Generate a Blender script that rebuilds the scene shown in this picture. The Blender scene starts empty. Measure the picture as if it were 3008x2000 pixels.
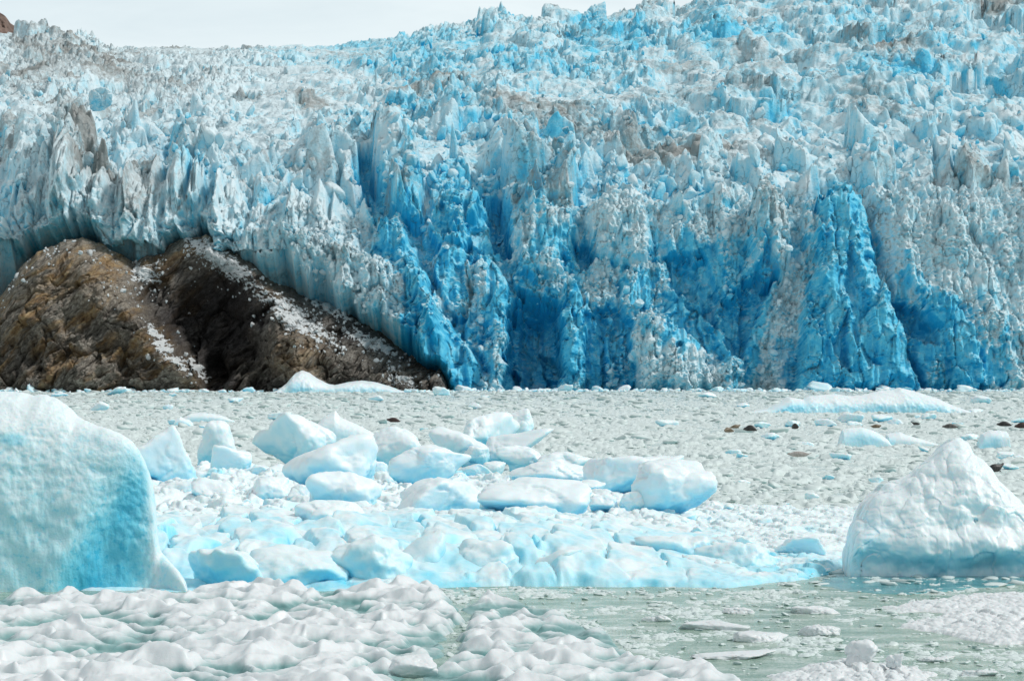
import bpy, bmesh, math, random
import numpy as np

random.seed(7)
rng = np.random.default_rng(11)
scene = bpy.context.scene
COL = scene.collection

# ------------------------------------------------------------------ camera
F, CX, CY, H, VH = 7737.0, 1504.0, 1000.0, 7.2, 1078.0
PITCH = math.atan((VH - CY) / F)
ca, sa = math.cos(PITCH), math.sin(PITCH)


def at(u, v, Y):
    """point of the place seen at (u, v) of the photograph and standing Y metres away"""
    u = np.asarray(u, float); v = np.asarray(v, float)
    dy = F * ca - (CY - v) * sa
    dz = F * sa + (CY - v) * ca
    return (u - CX) / dy * Y, Y + 0 * u, H + dz / dy * Y


def ground(u, v, z=0.0):
    dy = F * ca - (CY - v) * sa
    dz = F * sa + (CY - v) * ca
    Y = (z - H) * dy / dz
    return (u - CX) / dy * Y, Y


def mpp(Y):
    return Y / F


cam_d = bpy.data.cameras.new("camera")
cam = bpy.data.objects.new("camera", cam_d)
COL.objects.link(cam)
cam.location = (0, 0, H)
cam.rotation_euler = (math.pi / 2 + PITCH, 0, 0)
cam_d.sensor_width = 36.0
cam_d.lens = 36.0 * F / 3008.0
cam_d.clip_start = 1.0
cam_d.clip_end = 20000
scene.camera = cam

# ------------------------------------------------------------------ noise


def _h(ix, iy, seed, iz=0):
    n = (ix.astype(np.int64) * 374761393 + iy.astype(np.int64) * 668265263
         + np.asarray(iz).astype(np.int64) * 1440662683 + seed * 1274126177)
    n = (n & 0xFFFFFFFF).astype(np.uint32)
    n ^= n >> np.uint32(13); n *= np.uint32(1274126177)
    n ^= n >> np.uint32(16); n *= np.uint32(2246822519)
    n ^= n >> np.uint32(15)
    return n


def h01(ix, iy, seed, iz=0):
    return _h(ix, iy, seed, iz).astype(np.float32) * np.float32(1 / 4294967296.0)


def perlin2(x, y, seed=0):
    x = np.asarray(x, np.float32); y = np.asarray(y, np.float32)
    xi = np.floor(x); yi = np.floor(y)
    fx = x - xi; fy = y - yi
    ix = xi.astype(np.int64); iy = yi.astype(np.int64)
    sx = fx * fx * fx * (fx * (fx * 6 - 15) + 10); sy = fy * fy * fy * (fy * (fy * 6 - 15) + 10)

    def g(dx, dy):
        a = h01(ix + dx, iy + dy, seed) * np.float32(2 * math.pi)
        return np.cos(a) * (fx - dx) + np.sin(a) * (fy - dy)
    a = g(0, 0); b = g(1, 0); c = g(0, 1); d = g(1, 1)
    return ((a + (b - a) * sx) * (1 - sy) + (c + (d - c) * sx) * sy) * 1.5


def perlin3(x, y, z, seed=0):
    xi = np.floor(x); yi = np.floor(y); zi = np.floor(z)
    fx = x - xi; fy = y - yi; fz = z - zi
    ix = xi.astype(np.int64); iy = yi.astype(np.int64); iz = zi.astype(np.int64)
    s = lambda t: t * t * t * (t * (t * 6 - 15) + 10)
    sx, sy, sz = s(fx), s(fy), s(fz)

    def g(dx, dy, dz):
        a = h01(ix + dx, iy + dy, seed, iz + dz) * 2 * math.pi
        c = h01(ix + dx, iy + dy, seed + 91, iz + dz) * 2 - 1
        q = np.sqrt(1 - c * c)
        return q * np.cos(a) * (fx - dx) + q * np.sin(a) * (fy - dy) + c * (fz - dz)
    L = lambda a, b, t: a + (b - a) * t
    return 1.5 * L(L(L(g(0, 0, 0), g(1, 0, 0), sx), L(g(0, 1, 0), g(1, 1, 0), sx), sy),
                   L(L(g(0, 0, 1), g(1, 0, 1), sx), L(g(0, 1, 1), g(1, 1, 1), sx), sy), sz)


def fbm2(x, y, seed=0, octv=4, gain=0.5, ridged=False):
    t = 0; a = 1.0; n = 0
    for o in range(octv):
        p = perlin2(x * 2 ** o + 17.3 * o, y * 2 ** o - 9.1 * o, seed + o)
        if ridged:
            p = 1 - 2 * np.abs(p)
        t = t + a * p; n += a; a *= gain
    return t / n


def fbm3(x, y, z, seed=0, octv=4, gain=0.5):
    t = 0; a = 1.0; n = 0
    for o in range(octv):
        t = t + a * perlin3(x * 2 ** o + 17.3 * o, y * 2 ** o - 9.1 * o, z * 2 ** o + 3.7 * o, seed + o)
        n += a; a *= gain
    return t / n


def worley2(x, y, seed=0, jit=0.9):
    """F1, F2, two random numbers of the nearest cell, offset from its point"""
    xi = np.floor(x).astype(np.int64); yi = np.floor(y).astype(np.int64)
    F1 = np.full(x.shape, 9.0, np.float32); F2 = F1.copy()
    cx = np.zeros(x.shape, np.int64); cy = cx.copy()
    ox = np.zeros(x.shape, np.float32); oy = ox.copy()
    for j in (-1, 0, 1):
        for i in (-1, 0, 1):
            gx = xi + i; gy = yi + j
            dx = (x - gx - 0.5 - (h01(gx, gy, seed) - 0.5) * jit).astype(np.float32)
            dy = (y - gy - 0.5 - (h01(gx, gy, seed + 1) - 0.5) * jit).astype(np.float32)
            d = np.sqrt(dx * dx + dy * dy)
            m = d < F1
            F2 = np.where(m, F1, np.minimum(F2, d)); F1 = np.where(m, d, F1)
            cx = np.where(m, gx, cx); cy = np.where(m, gy, cy)
            ox = np.where(m, dx, ox); oy = np.where(m, dy, oy)
    return F1, F2, cx, cy, ox, oy


def worley3(x, y, z, seed=0):
    xi, yi, zi = (np.floor(a).astype(np.int64) for a in (x, y, z))
    F1 = np.full(x.shape, 9.0); F2 = F1.copy(); r = np.zeros(x.shape); o = [np.zeros(x.shape) for _ in range(3)]
    for k in (-1, 0, 1):
        for j in (-1, 0, 1):
            for i in (-1, 0, 1):
                gx, gy, gz = xi + i, yi + j, zi + k
                d_ = [c - g - h01(gx, gy, seed + q, gz) for q, (c, g) in enumerate(((x, gx), (y, gy), (z, gz)))]
                d = np.sqrt(d_[0] ** 2 + d_[1] ** 2 + d_[2] ** 2)
                m = d < F1
                F2 = np.where(m, F1, np.minimum(F2, d)); F1 = np.where(m, d, F1)
                r = np.where(m, h01(gx, gy, seed + 7, gz), r)
                o = [np.where(m, a, b) for a, b in zip(d_, o)]
    return F1, F2, r, o


def rugged(V, s, seed, amt=1.0):
    """break a lump of ice into tilted facets of about s metres and s/3 metres"""
    N = V - V.mean(0); N /= np.linalg.norm(N, axis=1)[:, None]
    W = V + np.stack([fbm3(V[:, 0] / s, V[:, 1] / s, V[:, 2] / s, seed + q, 2) for q in (1, 2, 3)], -1) * s * 0.5
    out = 0
    for q, f in ((0, 1.0), (1, 0.30)):
        F1, F2, r, o = worley3(W[:, 0] / (s * f), W[:, 1] / (s * f), W[:, 2] / (s * f) * 0.75, seed + q * 11)
        out = out + f * s * amt * (0.34 * (r - 0.5) + 0.5 * (r - 0.5) * (o[0] + o[2]) - 0.10 * np.exp(-((F2 - F1) / 0.12) ** 2))
    out = out + 0.06 * s * amt * fbm3(V[:, 0] * 6 / s, V[:, 1] * 6 / s, V[:, 2] * 6 / s, seed, 3, 0.6)
    return V + N * out[:, None]


def sm(a, b, x):
    t = np.clip((x - a) / (b - a), 0, 1)
    return t * t * (3 - 2 * t)


def inside(px_, py_, poly):
    c = np.zeros(px_.shape, bool); n = len(poly)
    for i in range(n):
        x0, y0 = poly[i]; x1, y1 = poly[(i + 1) % n]
        if y0 == y1: continue
        c ^= ((y0 > py_) != (y1 > py_)) & (px_ < (x1 - x0) * (py_ - y0) / (y1 - y0) + x0)
    return c


def poly_dist(px_, py_, poly):
    d = np.full(px_.shape, 1e9)
    for i in range(len(poly)):
        x0, y0 = poly[i]; x1, y1 = poly[(i + 1) % len(poly)]
        L2 = (x1 - x0) ** 2 + (y1 - y0) ** 2
        t = np.clip(((px_ - x0) * (x1 - x0) + (py_ - y0) * (y1 - y0)) / L2, 0, 1)
        d = np.minimum(d, np.hypot(px_ - x0 - t * (x1 - x0), py_ - y0 - t * (y1 - y0)))
    return np.where(inside(px_, py_, poly), d, -d)


# ------------------------------------------------------------------ mesh helpers
def mk_mesh(name, V, faces, smooth=True, attrs=None):
    me = bpy.data.meshes.new(name)
    V = np.ascontiguousarray(V, np.float32)
    me.vertices.add(len(V)); me.vertices.foreach_set("co", V.ravel())
    faces = faces if isinstance(faces, list) else [faces]
    loops = np.concatenate([f.ravel() for f in faces]).astype(np.int32)
    tot = np.concatenate([np.full(len(f), f.shape[1], np.int32) for f in faces])
    st = np.concatenate([[0], np.cumsum(tot)[:-1]]).astype(np.int32)
    me.loops.add(len(loops)); me.loops.foreach_set("vertex_index", loops)
    me.polygons.add(len(tot)); me.polygons.foreach_set("loop_start", st)
    me.update(calc_edges=True)
    me.validate()
    me.polygons.foreach_set("use_smooth", np.full(len(me.polygons), smooth, bool))
    for k, a in (attrs or {}).items():
        at_ = me.attributes.new(k, 'FLOAT', 'POINT')
        at_.data.foreach_set("value", np.ascontiguousarray(a, np.float32).ravel())
    return me


def put(name, me, mat, parent=None, loc=(0, 0, 0), label=None, cat=None, group=None, kind=None):
    o = bpy.data.objects.new(name, me)
    COL.objects.link(o)
    if me is not None and mat is not None and not me.materials:
        me.materials.append(mat)
    o.location = loc
    if parent: o.parent = parent
    if label: o["label"] = label
    if cat: o["category"] = cat
    if group: o["group"] = group
    if kind: o["kind"] = kind
    return o


def grid_faces(nr, nc):
    i = np.arange(nr * nc).reshape(nr, nc)
    return np.stack([i[:-1, :-1], i[:-1, 1:], i[1:, 1:], i[1:, :-1]], -1).reshape(-1, 4)


_ico = {}


def ico(n):
    if n not in _ico:
        bm = bmesh.new(); bmesh.ops.create_icosphere(bm, subdivisions=n, radius=1)
        V = np.array([v.co[:] for v in bm.verts]); Fc = np.array([[v.index for v in f.verts] for f in bm.faces])
        bm.free(); _ico[n] = (V / np.linalg.norm(V, axis=1)[:, None], Fc)
    return _ico[n]


def chunk(seed, n=4, p=10, planes=11, size=(1, 1, 1), flat=True, nz=0.06, nf=1.6, top=None, jit=0.18):
    """a block of ice: rounded meeting of random planes; unit half-size times size, base at z=0"""
    r = np.random.default_rng(seed)
    D, Fc = ico(n)
    N = r.normal(size=(planes, 3)); N /= np.linalg.norm(N, axis=1)[:, None]
    d = r.uniform(0.62, 1.0, planes)
    ext = [[0, 0, -1]] if flat else []
    ext += [[1, 0, 0], [-1, 0, 0], [0, 1, 0], [0, -1, 0], [0, 0, 1]]
    ext = np.array(ext, float) + r.normal(scale=jit, size=(len(ext), 3))
    ext /= np.linalg.norm(ext, axis=1)[:, None]
    N = np.vstack([N, ext]); d = np.concatenate([d, r.uniform(0.8, 1.0, len(ext))])
    if top is not None:
        for tn, td in top:
            tn = np.array(tn, float); tn /= np.linalg.norm(tn)
            N = np.vstack([N, tn]); d = np.append(d, td)
    q = np.clip(D @ N.T / d, 0, None)
    rad = 1.0 / (q ** p).sum(1) ** (1 / p)
    V = D * rad[:, None]
    V -= (V.max(0) + V.min(0)) / 2
    V /= (V.max(0) - V.min(0)) / 2
    s = np.array(size) / np.mean(size)
    if nz:
        P = V * s * nf + seed * 3.17 % 97
        f = fbm3(P[:, 0], P[:, 1], P[:, 2], seed, 4)
        V = V * (1 + nz * 2.2 * f[:, None])
    V[:, 2] += 1
    V = V * np.array(size)
    return V, Fc


# ------------------------------------------------------------------ materials
def mat_new(name):
    m = bpy.data.materials.new(name); m.use_nodes = True
    nt = m.node_tree
    b = nt.nodes["Principled BSDF"]
    return m, nt, b


class NT:
    def __init__(s, nt): s.nt = nt
    def n(s, t, **kw):
        x = s.nt.nodes.new(t)
        for k, v in kw.items(): setattr(x, k, v)
        return x
    def link(s, a, b): s.nt.links.new(a, b)
    def val(s, sock, x):
        if hasattr(x, "is_linked") or isinstance(x, bpy.types.NodeSocket): s.link(x, sock)
        else: sock.default_value = x
    def math(s, op, a, b=None, c=None, clamp=False):
        x = s.n("ShaderNodeMath", operation=op, use_clamp=clamp)
        s.val(x.inputs[0], a)
        if b is not None: s.val(x.inputs[1], b)
        if c is not None: s.val(x.inputs[2], c)
        return x.outputs[0]
    def attr(s, name):
        return s.n("ShaderNodeAttribute", attribute_name=name).outputs["Fac"]
    def noise(s, scale, detail=4, rough=0.5, vec=None, dist=0.0):
        x = s.n("ShaderNodeTexNoise"); x.inputs["Scale"].default_value = scale
        x.inputs["Detail"].default_value = detail; x.inputs["Roughness"].default_value = rough
        x.inputs["Distortion"].default_value = dist
        if vec is not None: s.link(vec, x.inputs["Vector"])
        return x.outputs["Fac"]
    def ramp(s, fac, stops, interp='LINEAR'):
        x = s.n("ShaderNodeValToRGB"); cr = x.color_ramp; cr.interpolation = interp
        while len(cr.elements) < len(stops): cr.elements.new(0.5)
        for e, (p, c) in zip(cr.elements, stops):
            e.position = p; e.color = (*c, 1) if len(c) == 3 else c
        s.link(fac, x.inputs[0]); return x.outputs["Color"]
    def mix(s, fac, a, b):
        x = s.n("ShaderNodeMix", data_type='RGBA')
        s.val(x.inputs[0], fac)
        for sock, c in ((x.inputs[6], a), (x.inputs[7], b)):
            if isinstance(c, tuple): sock.default_value = (*c, 1)
            else: s.link(c, sock)
        return x.outputs[2]
    def mapr(s, x, a, b, c=0.0, d=1.0):
        m = s.n("ShaderNodeMapRange"); s.link(x, m.inputs[0])
        for i, v in enumerate((a, b, c, d)): m.inputs[i + 1].default_value = v
        return m.outputs[0]
    def pos(s, scale=(1, 1, 1), obj=False):
        if obj: v = s.n("ShaderNodeTexCoord").outputs["Object"]
        else: v = s.n("ShaderNodeNewGeometry").outputs["Position"]
        m = s.n("ShaderNodeMapping"); m.inputs["Scale"].default_value = scale
        s.link(v, m.inputs[0]); return m.outputs[0]
    def nz(s):
        g = s.n("ShaderNodeNewGeometry"); x = s.n("ShaderNodeSeparateXYZ"); s.link(g.outputs["Normal"], x.inputs[0])
        return x.outputs["Z"]
    def bump(s, h, strength, dist, prev=None):
        x = s.n("ShaderNodeBump"); x.inputs["Strength"].default_value = strength; x.inputs["Distance"].default_value = dist
        s.link(h, x.inputs["Height"])
        if prev is not None: s.link(prev, x.inputs["Normal"])
        return x.outputs["Normal"]


WHITE = (0.70, 0.815, 0.855)
PALE = (0.50, 0.765, 0.86)
MID = (0.13, 0.61, 0.83)
DEEP = (0.008, 0.375, 0.69)


def glacier_material():
    m, nt, b = mat_new("glacier_ice"); n = NT(nt)
    p = n.pos((1, 1, 1))
    nz1 = n.noise(0.22, 8, 0.62, p)
    nzf = n.noise(1.6, 6, 0.65, p)
    steep = n.math('MULTIPLY', n.math('SUBTRACT', 1.0, n.nz()), 0.30)
    f = n.math('ADD', n.attr("blue"), steep)
    f = n.math('ADD', f, n.math('MULTIPLY', n.math('SUBTRACT', nz1, 0.5), 0.78))
    f = n.math('ADD', f, n.math('MULTIPLY', n.math('SUBTRACT', nzf, 0.5), 0.45), clamp=True)
    col = n.ramp(f, [(0.0, WHITE), (0.12, WHITE), (0.38, PALE), (0.68, MID), (1.0, DEEP)])
    d1 = n.noise(0.5, 8, 0.7, p)
    dm = n.math('ADD', n.attr("dirt"), n.math('MULTIPLY', n.math('SUBTRACT', d1, 0.5), 1.5))
    dm = n.mapr(dm, 0.25, 0.85, 0, 0.85)
    dcol = n.mix(n.noise(0.8, 4, 0.6, p), (0.11, 0.105, 0.095), (0.40, 0.395, 0.37))
    col = n.mix(dm, col, dcol)
    # old fractures with dirt in them
    wv = n.n("ShaderNodeVectorMath", operation='ADD'); n.link(n.pos((0.30, 0.30, 0.17)), wv.inputs[0])
    nv = n.n("ShaderNodeTexNoise"); nv.inputs["Scale"].default_value = 0.35; nv.inputs["Detail"].default_value = 5; n.link(p, nv.inputs["Vector"])
    sc = n.n("ShaderNodeVectorMath", operation='SCALE'); n.link(nv.outputs["Color"], sc.inputs[0]); sc.inputs["Scale"].default_value = 1.3; n.link(sc.outputs[0], wv.inputs[1])
    vo = n.n("ShaderNodeTexVoronoi", feature='DISTANCE_TO_EDGE'); vo.inputs["Scale"].default_value = 1.0; n.link(wv.outputs[0], vo.inputs["Vector"])
    crk = n.math('MULTIPLY', n.mapr(vo.outputs["Distance"], 0.0, 0.035, 1.0, 0.0), n.mapr(n.noise(0.16, 4, 0.6, p), 0.48, 0.58))
    col = n.mix(n.math('MULTIPLY', crk, 0.5), col, (0.16, 0.27, 0.34))
    n.link(col, b.inputs["Base Color"])
    b.inputs["Roughness"].default_value = 0.55
    b.inputs["Specular IOR Level"].default_value = 0.25
    bp = n.bump(n.noise(1.1, 7, 0.66, p), 0.9, 0.6)
    bp = n.bump(crk, 0.8, -0.4, bp)
    n.link(bp, b.inputs["Normal"])
    return m


def berg_material(name, bubbly=0.0, fine=0.05, white=WHITE, pale=PALE, mid=MID, deep=DEEP, bias=0.0, sss=0.25, stp=0.42, scale=1.0):
    """white weathered crust on top, clear wet blue ice on steep sides"""
    m, nt, b = mat_new(name); n = NT(nt)
    p = n.pos((1, 1, 1))
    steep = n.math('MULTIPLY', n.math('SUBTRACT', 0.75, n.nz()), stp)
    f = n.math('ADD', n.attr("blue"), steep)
    f = n.math('ADD', f, n.math('MULTIPLY', n.math('SUBTRACT', n.noise(1.1 * scale, 5, 0.55, p), 0.5), 0.35))
    if bubbly:
        bb = n.mapr(n.noise(5.5 * scale, 3, 0.6, p), 0.52, 0.72)
        f = n.math('ADD', f, n.math('MULTIPLY', bb, bubbly))
    f = n.math('ADD', f, bias, clamp=True)
    col = n.ramp(f, [(0.0, white), (0.10, white), (0.42, pale), (0.72, mid), (1.0, deep)])
    n.link(col, b.inputs["Base Color"])
    b.inputs["Roughness"].default_value = 0.38
    b.inputs["Specular IOR Level"].default_value = 0.35
    b.inputs["Subsurface Weight"].default_value = sss
    b.inputs["Subsurface Radius"].default_value = (0.25, 0.8, 1.0)
    b.inputs["Subsurface Scale"].default_value = 0.35 / scale
    b1 = n.bump(n.noise(2.2 * scale, 6, 0.6, p), 0.5, fine * 2 / scale)
    b2 = n.bump(n.noise(14 * scale, 3, 0.6, p), 0.5, fine * 0.5 / scale, b1)
    n.link(b2, b.inputs["Normal"])
    return m


M_GL = glacier_material()

# ------------------------------------------------------------------ world and sun
SUN_EL, SUN_AZ = math.radians(48), math.radians(98)      # azimuth clockwise from +Y
w = bpy.data.worlds.new("World"); scene.world = w; w.use_nodes = True
wn = NT(w.node_tree)
bg = w.node_tree.nodes["Background"]
sky = wn.n("ShaderNodeTexSky", sky_type='NISHITA', sun_disc=False)
sky.sun_elevation = SUN_EL; sky.sun_rotation = SUN_AZ
sky.air_density = 1.0; sky.dust_density = 2.0
tc = wn.n("ShaderNodeTexCoord").outputs["Generated"]
mp = wn.n("ShaderNodeMapping"); mp.inputs["Scale"].default_value = (1, 1, 3.5); wn.link(tc, mp.inputs[0])
cl = wn.noise(7.0, 6, 0.55, mp.outputs[0], 0.3)
cloud = wn.ramp(cl, [(0.30, (7.0, 8.05, 8.5)), (0.62, (8.3, 9.15, 9.4))])
cov = wn.mapr(cl, 0.15, 0.5, 0.88, 0.98)
sx_ = wn.n("ShaderNodeSeparateXYZ"); wn.link(tc, sx_.inputs[0])
thick = wn.mapr(sx_.outputs["Y"], -0.9, 0.7, 0.80, 0.98)           # unseen sky behind the viewer dimmed by choice, to balance the front light
over = wn.mapr(sx_.outputs["Z"], 0.15, 0.75, 1.0, 0.50)           # unseen zenith dimmed too, so flat tops get less light
vm = wn.n("ShaderNodeVectorMath", operation='SCALE'); wn.link(cloud, vm.inputs[0]); wn.link(wn.math('MULTIPLY', thick, over), vm.inputs["Scale"])
wn.link(wn.mix(cov, sky.outputs[0], vm.outputs[0]), bg.inputs["Color"])
bg.inputs["Strength"].default_value = 0.10

sd = bpy.data.lights.new("sun", 'SUN'); sd.energy = 2.25; sd.angle = math.radians(10); sd.color = (1.0, 0.975, 0.94)
so = bpy.data.objects.new("sun", sd); COL.objects.link(so)
sdir = np.array([math.cos(SUN_EL) * math.sin(SUN_AZ), math.cos(SUN_EL) * math.cos(SUN_AZ), math.sin(SUN_EL)])
from mathutils import Vector
so.rotation_euler = Vector(sdir).to_track_quat('Z', 'Y').to_euler()

# ------------------------------------------------------------------ glacier
NU, NV = 1350, 1300
SKYPTS = np.array([(-900, 90), (-200, 105), (0, 112), (100, 104), (250, 112), (340, 140), (450, 142), (700, 140), (820, 134), (1000, 128),
                   (1100, 122), (1200, 104), (1330, 80), (1400, 82), (1440, 60), (1600, 44), (1680, 52), (1740, 40),
                   (1800, 40), (1900, 20), (1990, 30), (2060, 10), (2230, -8), (2400, -35), (3200, -90), (3900, -140)], float)
PROF = np.array([  # fraction up the picture, distance
    (0.00, 799), (0.10, 800), (0.25, 805), (0.40, 813), (0.50, 822), (0.56, 834), (0.62, 852), (0.70, 884), (0.78, 930),
    (0.86, 1000), (0.93, 1085), (1.0, 1190)])


def glacier_base(u, t):
    vs = np.interp(u, SKYPTS[:, 0], SKYPTS[:, 1])
    v = 1172 + (vs - 1172) * t
    Y = np.interp(t, PROF[:, 0], PROF[:, 1])
    return v, Y


tt = np.interp(np.linspace(0, 1, NV), [0, 1], [0, 1])
uu = np.linspace(-420, 3430, NU)
U, T = np.meshgrid(uu, tt)
Vv, Yb = glacier_base(U, T)
# smooth the profile over t
k = np.hanning(61); k /= k.sum()
yp = np.convolve(np.pad(np.interp(tt, PROF[:, 0], PROF[:, 1]), 30, mode='reflect', reflect_type='odd'), k, mode='valid')
Yb = np.repeat(yp[:, None], NU, 1)
# the right flank of the front stands back a little, the left one leans
Yb = Yb + 14 * sm(1200, 200, U) * sm(0.1, 0.5, T) + 9 * sm(1250, 900, U) * sm(0.5, 0.35, T)
X, Yb, Z = at(U, Vv, Yb)
dsy = np.gradient(Yb, axis=0); dsz = np.gradient(Z, axis=0)
dl = np.sqrt(dsy ** 2 + dsz ** 2)
S = np.cumsum(dl, axis=0)
ny = -dsz / dl; nzv = dsy / dl              # outward normal of the profile
c_ = np.clip(-ny, 0, 1)                      # cliffness
cliff = sm(0.55, 0.85, c_)
# push direction: along the normal on the cliff, nearly upright on the slope
py = ny * (0.35 + 0.65 * cliff); pz = np.maximum(nzv, 0.15); L = np.sqrt(py ** 2 + pz ** 2); py /= L; pz /= L


def ell(u, v, cu, cv, ru, rv, rot=0, soft=0.35):
    a = math.radians(rot); du = u - cu; dv = v - cv
    x = (du * math.cos(a) + dv * math.sin(a)) / ru; y = (-du * math.sin(a) + dv * math.cos(a)) / rv
    d = np.sqrt(x * x + y * y)
    return 1 - sm(1 - soft, 1 + soft, d)


wx = perlin2(X / 9, S / 9, 5) * 3.0 + perlin2(X / 3, S / 3, 6) * 0.8
wy = perlin2(X / 9, S / 9, 7) * 3.0 + perlin2(X / 3, S / 3, 8) * 0.8
wf = 22 * fbm2(X / 4, S / 5, 97, 4, 0.6)
wu = U + wx * 5.0; wv = Vv + wy * 5.0
amp_cl = 1 - 0.55 * cliff


G = 1 + 0.9 * sm(0.60, 1.0, T)                 # the blocks get smaller up the fall
GX = X * G; GS = np.cumsum(dl * G, axis=0)


def cells(size, asp, seed, tilt=0.7, wob=1.0):
    F1, F2, cx, cy, ox, oy = worley2((GX + wob * wx * size / 12) / size, (GS * asp + wob * wy * size / 12) / size, seed)
    r = h01(cx, cy, seed + 5); a = h01(cx, cy, seed + 6) * 6.283; tl = h01(cx, cy, seed + 7) * tilt
    hgt = r + (ox * np.cos(a) + oy * np.sin(a)) * tl
    return np.clip(hgt, -0.4, 1.6), np.exp(-((F2 - F1) / 0.10) ** 2), r, sm(0, 0.30, F2 - F1)


slope = 1 - cliff
big, bcr, br, be = cells(36, 0.8, 21, 1.5)
med, mcr, mr, me_ = cells(12, 0.8, 31, 1.5)
sml, scr, sr, se_ = cells(4.4, 0.75, 41, 1.6)
tin, tcr, tr_, te_ = cells(1.8, 0.75, 51, 1.2)
patch = fbm2(X / 55, S / 40, 61, 4)
broken = sm(-0.10, 0.16, patch + 0.22 * sm(0.72, 0.56, T) + 0.12 * sm(1500, 700, U))       # jumbled ice here, smooth snowy folds there
smooth_right = sm(1700, 2400, U) * sm(560, 400, Vv)
rough = (0.12 + 0.88 * broken) * (1 - 0.62 * smooth_right)
calm = 1 - 0.65 * sm(0.88, 1.0, T) * sm(1500, 1000, U) * sm(250, 420, U)
fold = fbm2((X + wx * 2) / 62, (S + wy * 2 + 0.10 * X) / 30, 63, 3, 0.45, True)          # broad folds across the fall
crest = sm(0.42, 0.72, fold)
D = slope * calm * 7.5 * (fold - 0.2) * sm(0.60, 0.75, T) * (0.6 + 0.6 * smooth_right)
D += slope * calm * 4.5 * (big - 0.5) * (1 + 1.1 * smooth_right) * (0.5 + 0.5 * be)
D += slope * calm * (rough * 5.0 * (np.clip(med, 0, 2) ** 1.5 - 0.3) * (0.35 + 0.65 * me_) - 1.6 * mcr * (0.3 + 0.7 * broken)) / G ** 0.6
peaky = sm(0.42, 0.52, T) * sm(0.74, 0.62, T) * (0.35 + 0.65 * sm(500, 1000, U))
D += peaky * 5.0 * (np.clip(med, 0, 2) ** 2 * me_ - 0.25)
D += slope * calm * (rough * 2.6 * (sml - 0.5) * (0.4 + 0.6 * se_) - 0.5 * scr * (0.3 + 0.7 * broken)) / G ** 0.5
D += slope * 0.7 * rough * (tin - 0.5)
D += (0.5 + 0.5 * slope) * 0.8 * fbm2(X / 3, S / 3, 71, 4, 0.6)
# the front: tall columns, smooth blue faces, knobbly crust
F1, F2, cx, cy, ox, oy = worley2((X + wx * 0.6) / 7.0, (S + wy * 1.5) / 24.0, 201)
colr = h01(cx, cy, 202); ca2 = h01(cx, cy, 203) * 6.283
D += cliff * (3.4 * (colr - 0.5) + 2.6 * (ox * np.cos(ca2) + oy * np.sin(ca2)) - 0.6 * np.exp(-((F2 - F1) / 0.07) ** 2))
F1, F2, cx, cy, ox, oy = worley2((X + wx * 0.35) / 2.6, (S + wy * 0.5) / 5.0, 205)
D += cliff * (1.1 * (h01(cx, cy, 206) - 0.5) + 1.3 * (ox * np.cos(cx * 2.1) + oy * np.sin(cx * 2.1 + cy)))
flute = fbm2(X / 2.6, S / 30, 81, 3, ridged=True)
D += cliff * (1.7 * flute + 2.6 * fbm2(X / 10, S / 16, 85, 4, 0.55))

BLUE = [  # fresh blue ice: u, v, ru, rv, tilt, strength
    (1440, 640, 36, 140, 3, 0.3), (1180, 720, 70, 170, -20, 0.30), (1230, 950, 90, 220, -28, 0.26), (1480, 800, 110, 220, 0, 0.28), (1300, 1060, 160, 110, -30, 0.25),
    (1590, 1010, 125, 190, 0, 0.30), (2010, 830, 110, 120, 20, 0.30), (2150, 900, 80, 190, 25, 0.32), (1990, 950, 90, 90, 0, 0.28),
    (2170, 1050, 60, 100, 0, 0.35), (2470, 830, 110, 260, -4, 0.20), (2420, 1060, 220, 110, 0, 0.36), (2680, 1030, 150, 150, -30, 0.36),
    (2860, 1050, 140, 140, -30, 0.36), (1650, 640, 60, 220, 0, 0.2), (1560, 560, 40, 90, 0, 0.25), (1340, 640, 130, 140, 0, 0.18), (1790, 900, 90, 120, 0, 0.2),
    (1730, 110, 50, 80, 0, 0.40), (1850, 120, 60, 60, 0, 0.36), (2090, 115, 75, 55, 0, 0.42), (2260, 110, 60, 50, 0, 0.26),
    (2620, 235, 140, 45, 0, 0.28), (2290, 350, 80, 40, 0, 0.16), (1100, 440, 160, 50, 0, 0.10), (1600, 420, 70, 40, 0, 0.30),
    (1200, 170, 500, 60, 3, 0.16), (520, 470, 50, 50, 0, 0.26), (230, 620, 70, 50, 0, 0.25),
    (60, 680, 120, 90, 0, 0.25), (560, 640, 70, 50, 0, 0.3), (780, 680, 80, 40, 0, 0.35)]
blue = np.full(U.shape, -0.03, np.float32) + 0.20 * slope * sm(500, 1100, U) * sm(0.60, 0.80, T) * (1 - 0.8 * sm(0.1, 0.35, fbm2(X / 30, S / 26, 94, 3)))
blue += 0.20 * cliff * sm(900, 1250, U) * sm(2720, 2500, U - 0.6 * (Vv - 800)) + 0.07 * sm(900, 1300, U)
for (cu, cv, ru, rv, rot, st) in BLUE:
    blue += st * ell(wu, wv, cu, cv, ru, rv, rot, 0.5)
dirt = -0.05 + 0.50 * crest * slope * sm(0.0, 0.3, fbm2(X / 50, S / 30, 96, 3)) + 0.16 * sm(0.05, 0.4, fbm2(X / 45, S / 14, 95, 4)) + 0.16 * sm(1100, 500, U) * sm(950, 500, Vv)
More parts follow.
